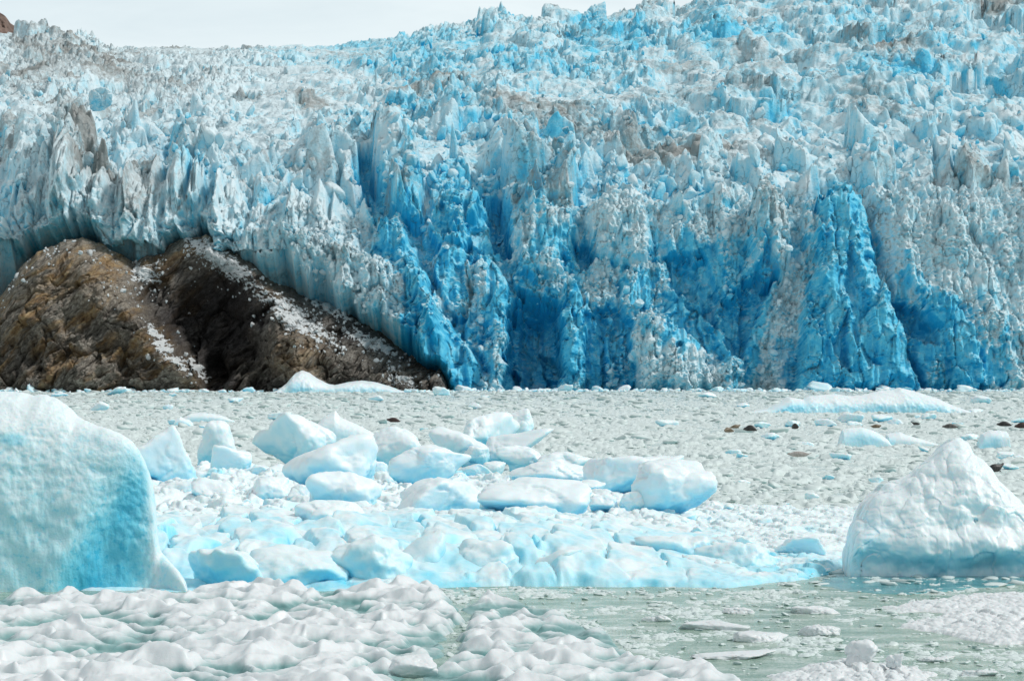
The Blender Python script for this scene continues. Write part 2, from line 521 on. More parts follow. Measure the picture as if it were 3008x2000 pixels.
DIRT = [(1600, 370, 260, 45, 15, 0.45), (1250, 330, 60, 60, 0, 0.3), (1180, 410, 70, 30, 0, 0.4), (2080, 440, 180, 32, 8, 0.45),
        (1900, 420, 90, 60, 0, 0.35), (2560, 160, 160, 22, 8, 0.5), (2250, 190, 170, 26, 15, 0.38), (2440, 30, 150, 25, 0, 0.35),
        (2900, 40, 140, 22, 10, 0.4), (2580, 340, 130, 24, 12, 0.4), (2270, 640, 70, 90, 0, 0.2), (1620, 560, 110, 90, 0, 0.2),
        (150, 170, 180, 50, 15, 0.32), (60, 250, 120, 60, 0, 0.25), (430, 260, 160, 60, 20, 0.25), (420, 650, 70, 80, 0, 0.3),
        (230, 480, 60, 150, -15, 0.2), (1270, 260, 140, 30, 5, 0.3), (950, 300, 90, 60, 0, 0.2), (2000, 60, 120, 30, 8, 0.3),
        (2900, 560, 160, 60, 20, 0.16), (700, 150, 900, 12, 0, 0.2), (2800, 730, 140, 110, 0, 0.14), (1000, 830, 120, 120, 30, 0.2)]
for (cu, cv, ru, rv, rot, st) in DIRT:
    dirt += 1.25 * st * ell(wu, wv, cu, cv, ru, rv, rot, 0.6)

# hollows and buttresses: outline on the front, metres out, fresh blue, dirt, softness of the edge
POLYS = [
    ([(2405, 640), (2440, 585), (2490, 590), (2530, 640), (2560, 800), (2640, 960), (2700, 1180), (2330, 1180), (2345, 1000), (2370, 850), (2390, 760)], 10, .42, 0, 9),
    ([(2470, 800), (2500, 780), (2530, 900), (2560, 1080), (2540, 1100), (2490, 1000)], -3, .2, 0, 9),
    ([(2430, 1030), (2470, 960), (2480, 1080), (2455, 1110)], -5, .3, 0, 7),
    ([(2540, 600), (2800, 640), (2900, 800), (3000, 1000), (3050, 1180), (2720, 1180), (2640, 930), (2580, 790)], 5, .02, 0.04, 14),
    ([(2640, 800), (2700, 850), (2790, 900), (2850, 1000), (2880, 1150), (2800, 1150), (2770, 1000), (2700, 930), (2640, 850)], 4, .40, 0, 8),
    ([(2600, 895), (2680, 925), (2740, 985), (2755, 1045), (2700, 1010), (2620, 960)], -6, .6, 0, 7),
    ([(2360, 780), (2355, 640), (2375, 628), (2395, 650), (2405, 760)], 7, .15, 0, 6),
    ([(1100, 420), (1135, 396), (1170, 412), (1215, 470), (1235, 570), (1245, 690), (1180, 690), (1130, 600), (1105, 500)], 9, .0, .12, 7),
    ([(1085, 490), (1140, 600), (1160, 690), (1110, 690), (1070, 600)], -5, .65, 0, 7),
    ([(1195, 490), (1230, 560), (1245, 680), (1205, 640)], 0, .4, 0, 7),
    ([(1030, 440), (1090, 430), (1095, 520), (1075, 580), (1040, 560)], -10, .75, 0, 8),
    ([(1265, 600), (1290, 540), (1340, 512), (1365, 540), (1410, 620), (1400, 680), (1350, 740), (1275, 740)], 6, .10, 0, 7),
    ([(1300, 610), (1340, 575), (1362, 640), (1345, 725), (1300, 730)], -2, .5, 0, 7),
    ([(1425, 560), (1475, 540), (1490, 650), (1500, 760), (1455, 760), (1435, 660)], -9, .7, 0, 7),
    ([(1268, 765), (1300, 735), (1340, 730), (1380, 760), (1385, 800), (1370, 850), (1350, 950), (1300, 900), (1285, 840)], 6, .12, 0, 7),
    ([(1283, 790), (1330, 765), (1368, 800), (1345, 930), (1305, 890)], -1, .55, 0, 8),
    ([(1485, 520), (1560, 480), (1640, 470), (1680, 560), (1690, 700), (1650, 830), (1560, 840), (1500, 700)], 5, -.05, .22, 12),
    ([(1520, 860), (1560, 870), (1640, 890), (1660, 960), (1640, 1160), (1530, 1160), (1490, 1050), (1500, 930)], -15, .75, 0, 9),
    ([(1490, 1100), (1505, 1060), (1530, 1110), (1530, 1170), (1490, 1170)], -8, .5, 0, 6),
    ([(1660, 870), (1690, 850), (1710, 900), (1720, 1000), (1700, 1180), (1630, 1180), (1650, 1050), (1655, 950)], 7, .22, 0, 7),
    ([(1720, 930), (1800, 900), (1850, 960), (1880, 1180), (1710, 1180)], -3, .60, 0, 8),
    ([(1770, 930), (1790, 920), (1810, 1060), (1800, 1180), (1775, 1180), (1785, 1050)], 3, -.35, 0, 6),
    ([(1850, 960), (1900, 950), (2000, 970), (2060, 1040), (2090, 1150), (2060, 1180), (1890, 1180), (1860, 1060)], 8, -.05, 0, 10),
    ([(1950, 750), (2060, 760), (2100, 850), (2120, 980), (2050, 900), (1980, 850)], -6, .4, 0, 9),
    ([(2120, 900), (2200, 830), (2250, 760), (2280, 820), (2220, 950), (2170, 1070), (2140, 1060)], -7, .45, 0, 9),
    ([(2200, 640), (2240, 590), (2290, 620), (2310, 720), (2290, 810), (2240, 840), (2200, 760)], 10, -.1, .3, 10),
    ([(1720, 640), (1800, 600), (1900, 640), (1920, 760), (1830, 800), (1740, 740)], 5, -.1, 0, 10),
    ([(2290, 830), (2350, 780), (2350, 900), (2330, 1050), (2310, 1180), (2180, 1180), (2230, 1050), (2270, 930)], -2, -.30, 0.08, 14),
    ([(1690, 720), (1750, 700), (1760, 760), (1700, 800)], -6, .5, 0, 8),
    ([(1050, 640), (1120, 700), (1180, 850), (1250, 1000), (1330, 1180), (1370, 1180), (1300, 1000), (1240, 800), (1150, 640)], 4, .06, 0, 12),
    ([(1230, 900), (1320, 960), (1400, 1060), (1450, 1180), (1330, 1180)], 6, .12, 0, 12),
    ([(1400, 760), (1450, 780), (1500, 860), (1490, 1000), (1470, 1180), (1420, 1180), (1430, 1000), (1400, 880)], 5, -.1, .1, 10),
    ([(2080, 1080), (2130, 1030), (2180, 1060), (2180, 1180), (2080, 1180)], 6, -.1, .1, 10),
    ([(170, 480), (200, 345), (225, 400), (260, 470), (300, 560), (330, 620), (270, 650), (190, 700), (165, 600)], 9, -.05, .18, 8),
    ([(0, 400), (90, 420), (150, 500), (140, 560), (40, 560)], 6, 0, 0, 9), ([(245, 570), (275, 550), (290, 640), (250, 650)], -10, .2, 0, 8),
    ([(500, 440), (540, 430), (560, 480), (545, 530), (505, 490)], 4, .35, 0, 7), ([(330, 460), (430, 450), (460, 540), (380, 570)], 5, 0, 0, 8),
    ([(690, 600), (760, 590), (750, 625), (690, 640)], -6, .4, 0, 8), ([(530, 690), (640, 640), (650, 700), (560, 730)], -7, .2, 0, 9),
    ([(1760, 560), (1780, 480), (1815, 462), (1840, 500), (1835, 560)], 4, .05, 0, 6),
]
for (pl, dd, bb, di, so_) in POLYS:
    pa = np.array(pl, float); ex = 40
    (u0, v0), (u1, v1) = pa.min(0), pa.max(0)
    r_, c_i = np.where((U > u0 - ex) & (U < u1 + ex) & (Vv > v0 - ex) & (Vv < v1 + ex))
    d_ = poly_dist(U[r_, c_i] + wx[r_, c_i] * 4 + wf[r_, c_i], Vv[r_, c_i] + wy[r_, c_i] * 6 + wf[r_, c_i] * 1.5, pl)
    m = sm(-so_, so_, d_)
    D[r_, c_i] += 1.45 * dd * m * (0.7 + 0.3 * sm(0, 60, d_)); blue[r_, c_i] += bb * m; dirt[r_, c_i] += di * m
for (cu, cv, ru, rv, dd, rot) in [(260, 600, 60, 60, -8, 0), (60, 690, 110, 80, -10, 0), (900, 760, 110, 120, 6, -20), (420, 680, 80, 90, 6, 0), (1525, 470, 70, 60, 5, 0)]:
    D += dd * ell(wu, wv, cu, cv, ru, rv, rot, 0.45)
RIM = np.array([(-700, 1010), (-300, 905), (-60, 900), (0, 880), (30, 830), (60, 785), (110, 745), (180, 715), (240, 705), (310, 750), (350, 805), (420, 845),
                (480, 820), (530, 740), (600, 700), (640, 745), (690, 800), (720, 850), (816, 880), (900, 905), (1000, 930), (1110, 975), (1224, 1030), (1290, 1085), (1330, 1160)], float)
rimv = np.interp(U + wx * 5 + wf, RIM[:, 0], RIM[:, 1]) + wy * 9 + 70 * fbm2(X / 8, X * 0 + 3, 103, 4, 0.6)
over_ = sm(8, -14, Vv - rimv) * sm(-330, -30, Vv - rimv) * sm(1340, 1240, U)
lobes = fbm2(X / 6, S / 8, 104, 4, 0.55); F1, F2, cx, cy, ox, oy = worley2((X + wx * 0.8) / 6.0, (S + wy * 0.8) / 7.0, 211)
D += over_ * (21 + 6 * lobes + 5 * (h01(cx, cy, 212) - 0.5) - 2.0 * np.exp(-((F2 - F1) / 0.12) ** 2) + 2.0 * np.abs(fbm2(X / 2, S / 2.2, 213, 4, 0.6))) - 7 * sm(-14, 8, Vv - rimv) * sm(1340, 1240, U)
blue -= 0.10 * over_; dirt += over_ * 0.22 * sm(-0.1, 0.3, lobes)
crusty = sm(-0.20, 0.14, fbm2(X / 8, S / 13, 88, 4, 0.55) + 0.35 * fbm2(X / 2.5, S / 5, 89, 3) - 0.45 * (blue - 0.34)) * cliff
knob = np.abs(fbm2(X / 1.9, S / 2.2, 90, 4, 0.6)); knob2 = 1 - worley2(X / 1.5 + wx * 0.3, S / 1.7 + wy * 0.3, 92)[0]
D += crusty * (2.4 * knob + 1.5 * knob2 + 0.7)
blue -= crusty * (0.26 + 0.28 * sm(0.3, 0.8, knob2))
blue += cliff * (0.20 * (colr - 0.5) + 0.10 * flute)
blue += slope * (0.20 * mcr + 0.10 * scr + 0.14 * sm(0.5, 0.1, mr) * rough + 0.14 * (tr_ - 0.5) + 0.16 * (sr - 0.5)) + 0.0
blue *= 1 + 0.5 * fbm2(X / 14, S / 20, 98, 4)
blue -= 0.10 * slope * (1 - broken) * sm(0.66, 0.8, T)
blue -= 0.07 * sm(1000, 700, U)
blue = np.minimum(blue, 0.50 + 0.12 * fbm2(X / 5, S / 14, 99, 3))
# edge of the ice over the rock: keep behind it
PX = X; PY = Yb + py * D; PZ = Z + pz * D

P = np.stack([PX, PY, PZ], -1)

glacier = put("glacier", None, None, loc=(0, 800, 0), label="huge blue and white glacier with a jagged front rising over the ice choked water", cat="glacier")


def kid(name, me, parent=glacier, mat=M_GL, **kw):
    o = put(name, me, mat, parent, **kw)
    o.matrix_parent_inverse = parent.matrix_basis.inverted()
    return o


bpy.context.view_layer.update()
jc = int(np.searchsorted(tt, 0.56))
for nm, a, b_ in (("ice_cliff", 0, jc + 1), ("icefall", jc, NV)):
    g = P[a:b_]
    me = mk_mesh(nm, g.reshape(-1, 3), grid_faces(g.shape[0], NU), True,
                 {"blue": np.clip(blue[a:b_], 0, 1).ravel(), "dirt": dirt[a:b_].ravel()})
    kid(nm, me)


# surface of the ice for setting blocks on it
def ice_at(u, t):
    c = np.clip((u - uu[0]) / (uu[-1] - uu[0]) * (NU - 1), 0, NU - 1).astype(int)
    r = np.clip(t * (NV - 1), 0, NV - 1).astype(int)
    return P[r, c], blue[r, c], dirt[r, c]


def rotm(rz, rx, ry):
    cz, sz, cx, sx, cy, sy = math.cos(rz), math.sin(rz), math.cos(rx), math.sin(rx), math.cos(ry), math.sin(ry)
    return (np.array([[cz, -sz, 0], [sz, cz, 0], [0, 0, 1]]) @ np.array([[1, 0, 0], [0, cx, -sx], [0, sx, cx]])
            @ np.array([[cy, 0, sy], [0, 1, 0], [-sy, 0, cy]]))


def merged(parts, attrs=("blue", "dirt")):
    V = np.concatenate([p[0] for p in parts]); off = np.cumsum([0] + [len(p[0]) for p in parts])[:-1]
    Fc = np.concatenate([p[1] + o for p, o in zip(parts, off)])
    A = {a: np.concatenate([p[2 + i] for p in parts]) for i, a in enumerate(attrs)}
    return V, Fc, A


# towers of the broken ice: the largest as parts of their own, the many small ones as one part
SER = []
for s_ in range(36):
    V, Fc = chunk(900 + s_, 3, 40, 7, (1, random.uniform(0.4, 0.9), random.uniform(1.0, 1.9)), False, 0.05, 1.6, [((random.uniform(-1, 1), random.uniform(-.6, .6), 1), random.uniform(.45, .75)), ((random.uniform(-1, 1), random.uniform(-.6, .6), 1), random.uniform(.5, .8))])
    SER.append((V, Fc))
items = []
for i in range(3000):
    u = rng.uniform(-300, 3300); t = rng.uniform(0.47, 0.985) ** 0.9
    p0, b0, d0 = ice_at(np.array(u), np.array(t))
    w_ = float(np.clip(rng.lognormal(0.25, 0.55), 0.5, 4.6))
    w_ /= float(np.interp(t, [0.6, 1.0], [1.0, 2.1]))
    cc = int(np.clip((u - uu[0]) / (uu[-1] - uu[0]) * (NU - 1), 0, NU - 1)); rr = int(t * (NV - 1))
    if broken[rr, cc] < 0.35 and t > 0.55 or calm[rr, cc] < 0.7: w_ *= 0.45
    items.append((w_ / p0[1] * (0.3 if (u < 0 or u > 3008) else 1), w_, p0, float(b0), float(d0), i % 36))
items.sort(key=lambda a: -a[0])
small = []
for j, (_, w_, p0, b0, d0, k_) in enumerate(items):
    V, Fc = SER[k_]
    R = rotm(rng.uniform(0, 6.28), rng.normal(0, 0.22), rng.normal(0, 0.28))
    zz = V[:, 2] / V[:, 2].max()
    Vw = (V * w_ * 0.62) @ R.T
    Vw[:, 2] -= 0.35 * w_
    bl = np.clip(b0 * 0.7 + rng.uniform(-0.12, 0.16) + 0.06 * (1 - zz), -0.2, 0.8)
    di = d0 * 0.8 + rng.uniform(-0.1, 0.15) + 0.22 * sm(0.75, 1.0, zz) * (rng.random() < 0.4)
    if j < 90:
        me = mk_mesh("serac", Vw, Fc, True, {"blue": bl, "dirt": di})
        kid("serac", me)
        bpy.context.scene.collection.objects[-1].location
    else:
        small.append((Vw + p0, Fc, bl, di))
    items[j] = items[j] + (None,)
sers = [o for o in glacier.children if o.name.startswith("serac")]
for o, it in zip(sers, items):
    o.matrix_parent_inverse.identity()
    o.location = Vector(it[2].tolist()) - glacier.location
V, Fc, A = merged(small)
kid("serac_field", mk_mesh("serac_field", V, Fc, True, A), kind="stuff")


# broken lumps clinging to the white crust of the front
CR = [chunk(1300 + q, 2, 24, 7, (1, random.uniform(0.6, 1), random.uniform(0.7, 1.3)), False, 0.12, 1.8, None, 0.5) for q in range(24)]
lumps = []
cand_u = rng.uniform(-400, 3430, 26000); cand_t = rng.uniform(0.0, 0.60, 26000)
ci = np.clip((cand_u - uu[0]) / (uu[-1] - uu[0]) * (NU - 1), 0, NU - 1).astype(int); ri = np.clip(cand_t * (NV - 1), 0, NV - 1).astype(int)
okc = (crusty[ri, ci] + 0.5 * (1 - cliff[ri, ci]) > rng.uniform(0.25, 1.1, 26000)) & (Vv[ri, ci] < rimv[ri, ci] - 6) & (cand_u < 2420 - 0.2 * rng.uniform(0, 800, 26000)) & (cand_u > 880)
for q in np.where(okc)[0][:3600]:
    V, Fc = CR[q % 24]
    w_ = float(np.clip(rng.lognormal(-0.35, 0.5), 0.3, 2.4))
    Vw = (V - np.array([0, 0, 0.8])) * w_ * 0.6 @ rotm(rng.uniform(0, 6.28), rng.normal(0, 0.4), rng.normal(0, 0.4)).T
    b_ = float(blue[ri[q], ci[q]])
    lumps.append((Vw + P[ri[q], ci[q]], Fc, np.full(len(V), b_ * 0.75 + rng.uniform(-0.10, 0.10)), np.full(len(V), float(dirt[ri[q], ci[q]]) * 0.3)))
V, Fc, A = merged(lumps)
kid("crust_rubble", mk_mesh("crust_rubble", V, Fc, False, A), kind="stuff")

# ------------------------------------------------------------------ standing towers and the ice hanging over the rock
def tower(name, u, v0, v1, wpx, Y, seed, blue_v=0.2, dirt_v=0.1, depth=0.8, lean=0.0, tilt=0.0, p=9, nz=0.10, label=None, topd=0.35, flutes=0.04, bside=0.0):
    """free standing block of the glacier: base row v0, top row v1, width in picture pixels at distance Y"""
    x, _, zb = at(u, v0, Y); _, _, zt = at(u, v1, Y)
    w_ = wpx * mpp(Y) / 2; h_ = (zt - zb) / 2
    V, Fc = chunk(seed, 6, p, 10, (w_, w_ * depth, h_), False, nz, 2.2)
    zz = V[:, 2] / V[:, 2].max()
    a = np.arctan2(V[:, 1], V[:, 0])
    fl = fbm2(a * 4 + seed, V[:, 2] / 14.0, seed, 3, ridged=True)
    ru = fbm3(V[:, 0] / 1.6, V[:, 1] / 1.6, V[:, 2] / 1.9, seed + 3, 3, 0.6)
    k_ = 1 + flutes * 2.5 * fl + 0.04 * ru
    V[:, 0] *= k_; V[:, 1] *= k_
    V[:, 2] *= 1 + 0.05 * ru
    V = rugged(V, min(0.9 * w_, 6.0), seed, 0.75)
    V[:, 0] += lean * V[:, 2]
    R = rotm(0, 0, tilt); V = V @ R.T
    bl = blue_v + 0.05 * (1 - zz) - 0.2 * sm(0.1, 0.4, np.abs(ru)) + bside * (-np.cos(a)) * 0.5
    di = dirt_v + topd * sm(0.72, 1.0, zz + 0.1 * ru)
    me = mk_mesh(name, V, Fc, True, {"blue": np.clip(bl, 0, 1), "dirt": di})
    o = kid(name, me)
    o.matrix_parent_inverse.identity()
    o.location = Vector((float(x), Y, float(zb))) - glacier.location
    if label: o["label"] = label
    return o


tower("ice_tower", 1735, 140, 8, 85, 1150, 43, 0.30, 0.0, 0.6, 0.05, 0, 14, 0.08, "jagged blue tower on the skyline", 0.0, 0.05)
tower("ice_tower", 2270, 90, -20, 80, 1130, 45, 0.15, 0.0, 0.6, 0.05, 0, 14, 0.08, None, 0.0)
tower("ice_tower", 2090, 80, -6, 90, 1130, 47, 0.08, 0.1, 0.6, 0.05, 0, 14, 0.08, None, 0.2)
tower("ice_tower", 295, 330, 262, 70, 930, 57, 0.02, 0.0, 0.6, 0.0, 0, 16, 0.04, "smooth pale slab standing alone in the grey rubble", 0.0, 0.02)
tower("ice_tower", 1815, 560, 468, 78, 846, 41, 0.06, 0.0, 0.5, 0, 0, 14, 0.05, "pale blue pointed leaf of ice", 0.0, 0.02)
# ------------------------------------------------------------------ rock outcrop
NRU, NRV = 900, 560
RT = np.array([(-700, 1010), (-300, 905), (-60, 900), (0, 880), (30, 830), (60, 785), (110, 745), (180, 715), (240, 700), (310, 722), (350, 748), (400, 770),
               (470, 745), (548, 690), (620, 700), (676, 727), (740, 772), (816, 829), (900, 868), (1000, 900), (1110, 950), (1224, 1008), (1290, 1058),
               (1318, 1110), (1338, 1158), (1350, 1170)], float)
ur = np.linspace(-700, 1350, NRU); tr = np.concatenate([np.linspace(0, 1, NRV - 40), 1 + np.linspace(0.004, 0.15, 40)])
UR, TR = np.meshgrid(ur, tr)
topv = np.interp(UR, RT[:, 0], RT[:, 1]) + 16 * fbm2(UR / 45, UR * 0, 3, 5, 0.6)
VR = 1168 + (topv - 1168) * np.minimum(TR, 1)
YR = 769 + 34 * np.clip(TR, 0, 1) ** 1.2 + 14 * sm(0.88, 1.05, TR) + 260 * np.clip(TR - 1, 0, 1)
YR += 12 * sm(900, 1330, UR)
wob = fbm2(UR / 90, VR / 90, 9, 3) * 40
for (cu, cv, ru, rv, out, rot) in [
        (170, 880, 200, 260, 11, 15), (330, 900, 60, 190, 5, -32), (500, 1030, 55, 170, 8, -50), (560, 880, 130, 150, -13, 0), (650, 960, 120, 150, -13, 0),
        (640, 1110, 40, 60, -10, 0), (800, 960, 60, 190, 8, -28), (880, 1060, 85, 90, 8, 0), (1040, 1040, 230, 80, 6, 30), (420, 1050, 90, 120, 5, -30),
        (190, 1110, 170, 45, 8, 0), (60, 1040, 90, 90, -6, 0), (240, 960, 60, 50, -4, 0), (700, 780, 130, 40, 4, 35), (40, 960, 60, 40, 4, 0),
        (420, 820, 40, 60, -7, 0), (330, 1040, 60, 30, -3, -20), (760, 1110, 60, 40, -5, 0)]:
    YR -= 1.35 * out * ell(UR + wob, VR + wob * 0.6, cu, cv, ru, rv, rot, 0.55) * np.clip(1.1 - TR, 0, 1) ** 0.5
XR, YR, ZR = at(UR, VR, YR)
qa = XR * 0.8 + ZR * 0.6; qb = -XR * 0.6 + ZR * 0.8
wq = fbm2(XR / 16, ZR / 16, 12, 3) * 5
st1 = fbm2((qa + wq) / 16, (qb + wq) / 2.4, 101, 5, 0.55, True)
st2 = fbm2((qa + wq) / 5, (qb + wq) / 0.8, 105, 3, 0.6, True)
face = 0
for (qsa, qsb, am, sd_) in ((17, 9, 4.2, 111), (7, 3.6, 2.1, 115), (2.6, 1.3, 0.85, 119)):
    F1, F2, cx_, cy_, ox_, oy_ = worley2((qa + wq) / qsa, (qb + wq * 0.6) / qsb, sd_)
    an = h01(cx_, cy_, sd_ + 1) * 6.28
    face = face + 1.25 * am * ((h01(cx_, cy_, sd_ + 2) - 0.5) + (ox_ * np.cos(an) + oy_ * np.sin(an)) * 1.3 - 0.35 * np.exp(-((F2 - F1) / 0.07) ** 2))
RD = 2.0 * st1 + 1.1 * st2 + face + 0.8 * fbm2(XR / 1.2, ZR / 1.2, 115, 3, 0.6)
RD *= np.clip(1.2 - TR, 0, 1)
YRD = YR - RD; ZRD = ZR + 0.35 * RD
RP = np.stack([XR, YRD, ZRD], -1)
rust = np.clip(1.1 * sm(-0.12, 0.28, fbm2((qa + wq) / 18, (qb + wq) / 5, 121, 4)) * sm(950, 300, UR) + 0.35 * ell(UR, VR, 240, 800, 130, 90, 0, .6)
               + 0.6 * ell(UR, VR, 880, 1050, 90, 80, 0, .5) + 0.3 * ell(UR, VR, 70, 890, 90, 40, -20, .6) + 0.5 * ell(UR, VR, 800, 850, 50, 80, -30, .6)
               + 0.45 * ell(UR, VR, 480, 1020, 40, 140, -40, .7), 0, 1)
wet = np.clip(-0.25 + 0.5 * fbm2(XR / 14, ZR / 9, 127, 4) + 1.25 * ell(UR + wob, VR + wob, 590, 930, 190, 150, 0, .6) + 0.8 * ell(UR, VR, 640, 1100, 70, 90, 0, .6) + 0.6 * ell(UR, VR, 110, 1050, 130, 70, 0, .6)
              + 0.45 * sm(560, 760, UR) + 0.5 * sm(1120, 1145, VR) + 0.5 * ell(UR, VR, 1000, 950, 200, 60, 28, .5), 0, 1)  # middle hollow and gully are shade painted into the colour, besides truly wet rock


def rock_material():
    m, nt, b = mat_new("rock"); n = NT(nt)
    p = n.pos((1, 1, 1))
    mp_ = n.n("ShaderNodeMapping"); mp_.inputs["Rotation"].default_value = (0, math.radians(37), 0)
    n.link(p, mp_.inputs[0])
    mp2 = n.n("ShaderNodeMapping"); mp2.inputs["Scale"].default_value = (0.34, 0.4, 1.1); n.link(mp_.outputs[0], mp2.inputs[0])
    st = n.noise(1.0, 7, 0.68, mp2.outputs[0], 1.2)
    g = n.ramp(st, [(0.28, (0.04, 0.036, 0.032)), (0.43, (0.14, 0.125, 0.105)), (0.55, (0.27, 0.245, 0.21)), (0.70, (0.46, 0.43, 0.38))])
    o = n.ramp(n.noise(0.5, 6, 0.7, mp2.outputs[0], 0.8), [(0.30, (0.08, 0.052, 0.032)), (0.47, (0.24, 0.15, 0.07)), (0.66, (0.44, 0.33, 0.19))])
    r = n.math('MULTIPLY', n.attr("rust"), n.mapr(n.noise(0.30, 6, 0.7, mp2.outputs[0]), 0.36, 0.56), clamp=True)
    c = n.mix(r, g, o)
    dk = n.mix(1.0, c, c); mm = n.n("ShaderNodeMix", data_type='RGBA', blend_type='MULTIPLY'); mm.inputs[0].default_value = 1.0
    n.link(c, mm.inputs[6]); mm.inputs[7].default_value = (0.22, 0.22, 0.25, 1)
    c = n.mix(n.attr("wet"), c, mm.outputs[2])  # darkens wet rock and the painted shade of the hollows
    n.link(c, b.inputs["Base Color"])
    n.link(n.mapr(n.attr("wet"), 0, 1, 0.75, 0.42), b.inputs["Roughness"])
    b.inputs["Specular IOR Level"].default_value = 0.3
    bp = n.bump(st, 0.7, 0.5); bp = n.bump(n.noise(1.3, 6, 0.7, p), 0.9, 0.5, bp)
    n.link(bp, b.inputs["Normal"])
    return m


M_ROCK = rock_material()
rock = put("rock_outcrop", mk_mesh("rock_outcrop", RP.reshape(-1, 3), grid_faces(len(tr), NRU), True, {"rust": rust.ravel(), "wet": wet.ravel()}), M_ROCK,
           label="dark brown rock outcrop with rusty streaks poking out under the glacier", cat="rock")

M_SNOW = berg_material("old_snow", 0, 0.05, (0.62, 0.64, 0.645), (0.5, 0.6, 0.64), (0.3, 0.5, 0.6), (0.1, 0.3, 0.5), -0.05, 0.0, 0.3)


def snow_patch(cu, cv, ru, rv, rot, thr=0.35):
    m = ell(UR + wob * 0.6, VR + wob * 0.6, cu, cv, ru, rv, rot, 0.95) * 1.15 + 2.2 * fbm2(XR / 2.6, ZR / 1.2, cu, 6, 0.8)
    rows, cols = np.where((m[:-1, :-1] > thr) & (m[1:, :-1] > thr) & (m[:-1, 1:] > thr) & (m[1:, 1:] > thr)
                          & (ell(UR, VR, cu, cv, ru * 1.3, rv * 1.3, rot, 0.05)[:-1, :-1] > 0.5) & (TR[:-1, :-1] < 0.99))
    if not len(rows): return
    i = rows * NRU + cols
    q = np.stack([i, i + 1, i + NRU + 1, i + NRU], -1)
    uq, inv = np.unique(q, return_inverse=True)
    th = 0.25 + 0.7 * np.clip(m.ravel()[uq] - thr, 0, 1)
    V = RP.reshape(-1, 3)[uq].copy(); V[:, 1] -= th; V[:, 2] += 0.5 * th
    put("snow_patch", mk_mesh("snow_patch", V, inv.reshape(-1, 4), True, {"blue": V[:, 0] * 0}), M_SNOW, rock)


for a in [(610, 735, 75, 34, 30, .55), (690, 800, 80, 30, 35, .5), (870, 945, 120, 34, 35, .5), (430, 815, 36, 34, 0, .5), (490, 1030, 20, 95, -40, .55),
          (1125, 1020, 34, 13, 35, .45), (1060, 1000, 60, 20, 30, .7), (580, 1090, 14, 40, -55, .6), (1180, 1120, 60, 22, 10, .8), (960, 900, 90, 22, 30, .6)]:
    snow_patch(*a)

wgt = np.zeros(UR.shape)
for (cu, cv, ru, rv, rot, st) in [(640, 760, 130, 60, 33, 1), (870, 930, 170, 60, 35, 1), (430, 850, 110, 60, 0, .8), (490, 1020, 40, 130, -40, .8), (1080, 990, 130, 40, 32, .8), (740, 880, 120, 60, 20, .3), (1150, 1090, 120, 50, 10, .25)]:
    wgt = np.maximum(wgt, st * ell(UR, VR, cu, cv, ru, rv, rot, 0.8))
wgt = np.maximum(wgt, 0.9 * sm(0.80, 0.97, TR) * (UR > -100)) * (TR < 1.0) * sm(-0.2, 0.2, fbm2(XR / 5, ZR / 4, 233, 3))
rr, cc = np.where(rng.random(UR.shape) < wgt * 0.016)
Wr = np.clip(rng.lognormal(-0.75, 0.55, len(rr)), 0.18, 2.0)
pr = []
for a_, b_, w_ in zip(rr, cc, Wr):
    V, Fc = CR[int(rng.integers(24))]
    Vw = (V - np.array([0, 0, 0.7])) * w_ * 0.6 @ rotm(rng.uniform(0, 6.28), rng.normal(0, 0.4), rng.normal(0, 0.4)).T
    pr.append((Vw + RP[a_, b_], Fc, np.full(len(V), rng.uniform(-0.1, 0.15))))
V, Fc, A = merged(pr, ("blue",))
put("ice_rubble", mk_mesh("ice_rubble", V, Fc, False, A), M_SNOW, kind="stuff")

# far hillside behind the left edge of the ice
HU = np.linspace(-500, 260, 160); HT = np.linspace(0, 1, 70)
HUU, HTT = np.meshgrid(HU, HT)
hv = 260 + (np.interp(HUU, [-500, -120, 0, 14, 30, 60, 85, 110, 260], [-60, 0, 38, 46, 68, 90, 105, 125, 200]) + 3 * fbm2(HUU / 12, HUU * 0, 4, 4) - 260) * HTT
hx, hy, hz = at(HUU, hv, 1320 + 120 * HTT - 14 * fbm2(HUU / 30, hv / 30, 8, 5))
mm_, nt_, bb_ = mat_new("mountain_rock"); n_ = NT(nt_)
n_.link(n_.ramp(n_.noise(0.12, 8, 0.7, n_.pos((1, 1, 0.6))), [(0.35, (0.09, 0.06, 0.05)), (0.65, (0.22, 0.15, 0.12))]), bb_.inputs["Base Color"])
bb_.inputs["Roughness"].default_value = 0.9
put("mountain", mk_mesh("mountain", np.stack([hx, hy, hz], -1).reshape(-1, 3), grid_faces(70, 160)), mm_, kind="structure")

# ------------------------------------------------------------------ water
def water_material():
    m, nt, b = mat_new("silty_water"); n = NT(nt)
    p = n.pos((1, 1, 1))
    sp = n.noise(9.0, 6, 0.75, p)
    md = n.noise(0.9, 6, 0.65, n.pos((0.6, 1, 1)))
    g = n.n("ShaderNodeSeparateXYZ"); n.link(p, g.inputs[0])
    f = n.math('ADD', n.math('MULTIPLY', sp, 0.75), n.math('MULTIPLY', md, 0.85))
    f = n.math('SUBTRACT', f, 0.13)
    f = n.math('ADD', f, n.mapr(g.outputs["Y"], 98, 150, 0.0, 0.17))           # the slush lies thicker farther out
    c = n.ramp(f, [(0.50, (0.14, 0.245, 0.19)), (0.66, (0.26, 0.385, 0.31)), (0.80, (0.60, 0.66, 0.62))])
    n.link(c, b.inputs["Base Color"])
    b.inputs["Roughness"].default_value = 0.2
    b.inputs["IOR"].default_value = 1.33
    bp = n.bump(n.noise(6.0, 7, 0.7, p), 0.8, 0.05)
    n.link(bp, b.inputs["Normal"])
    return m


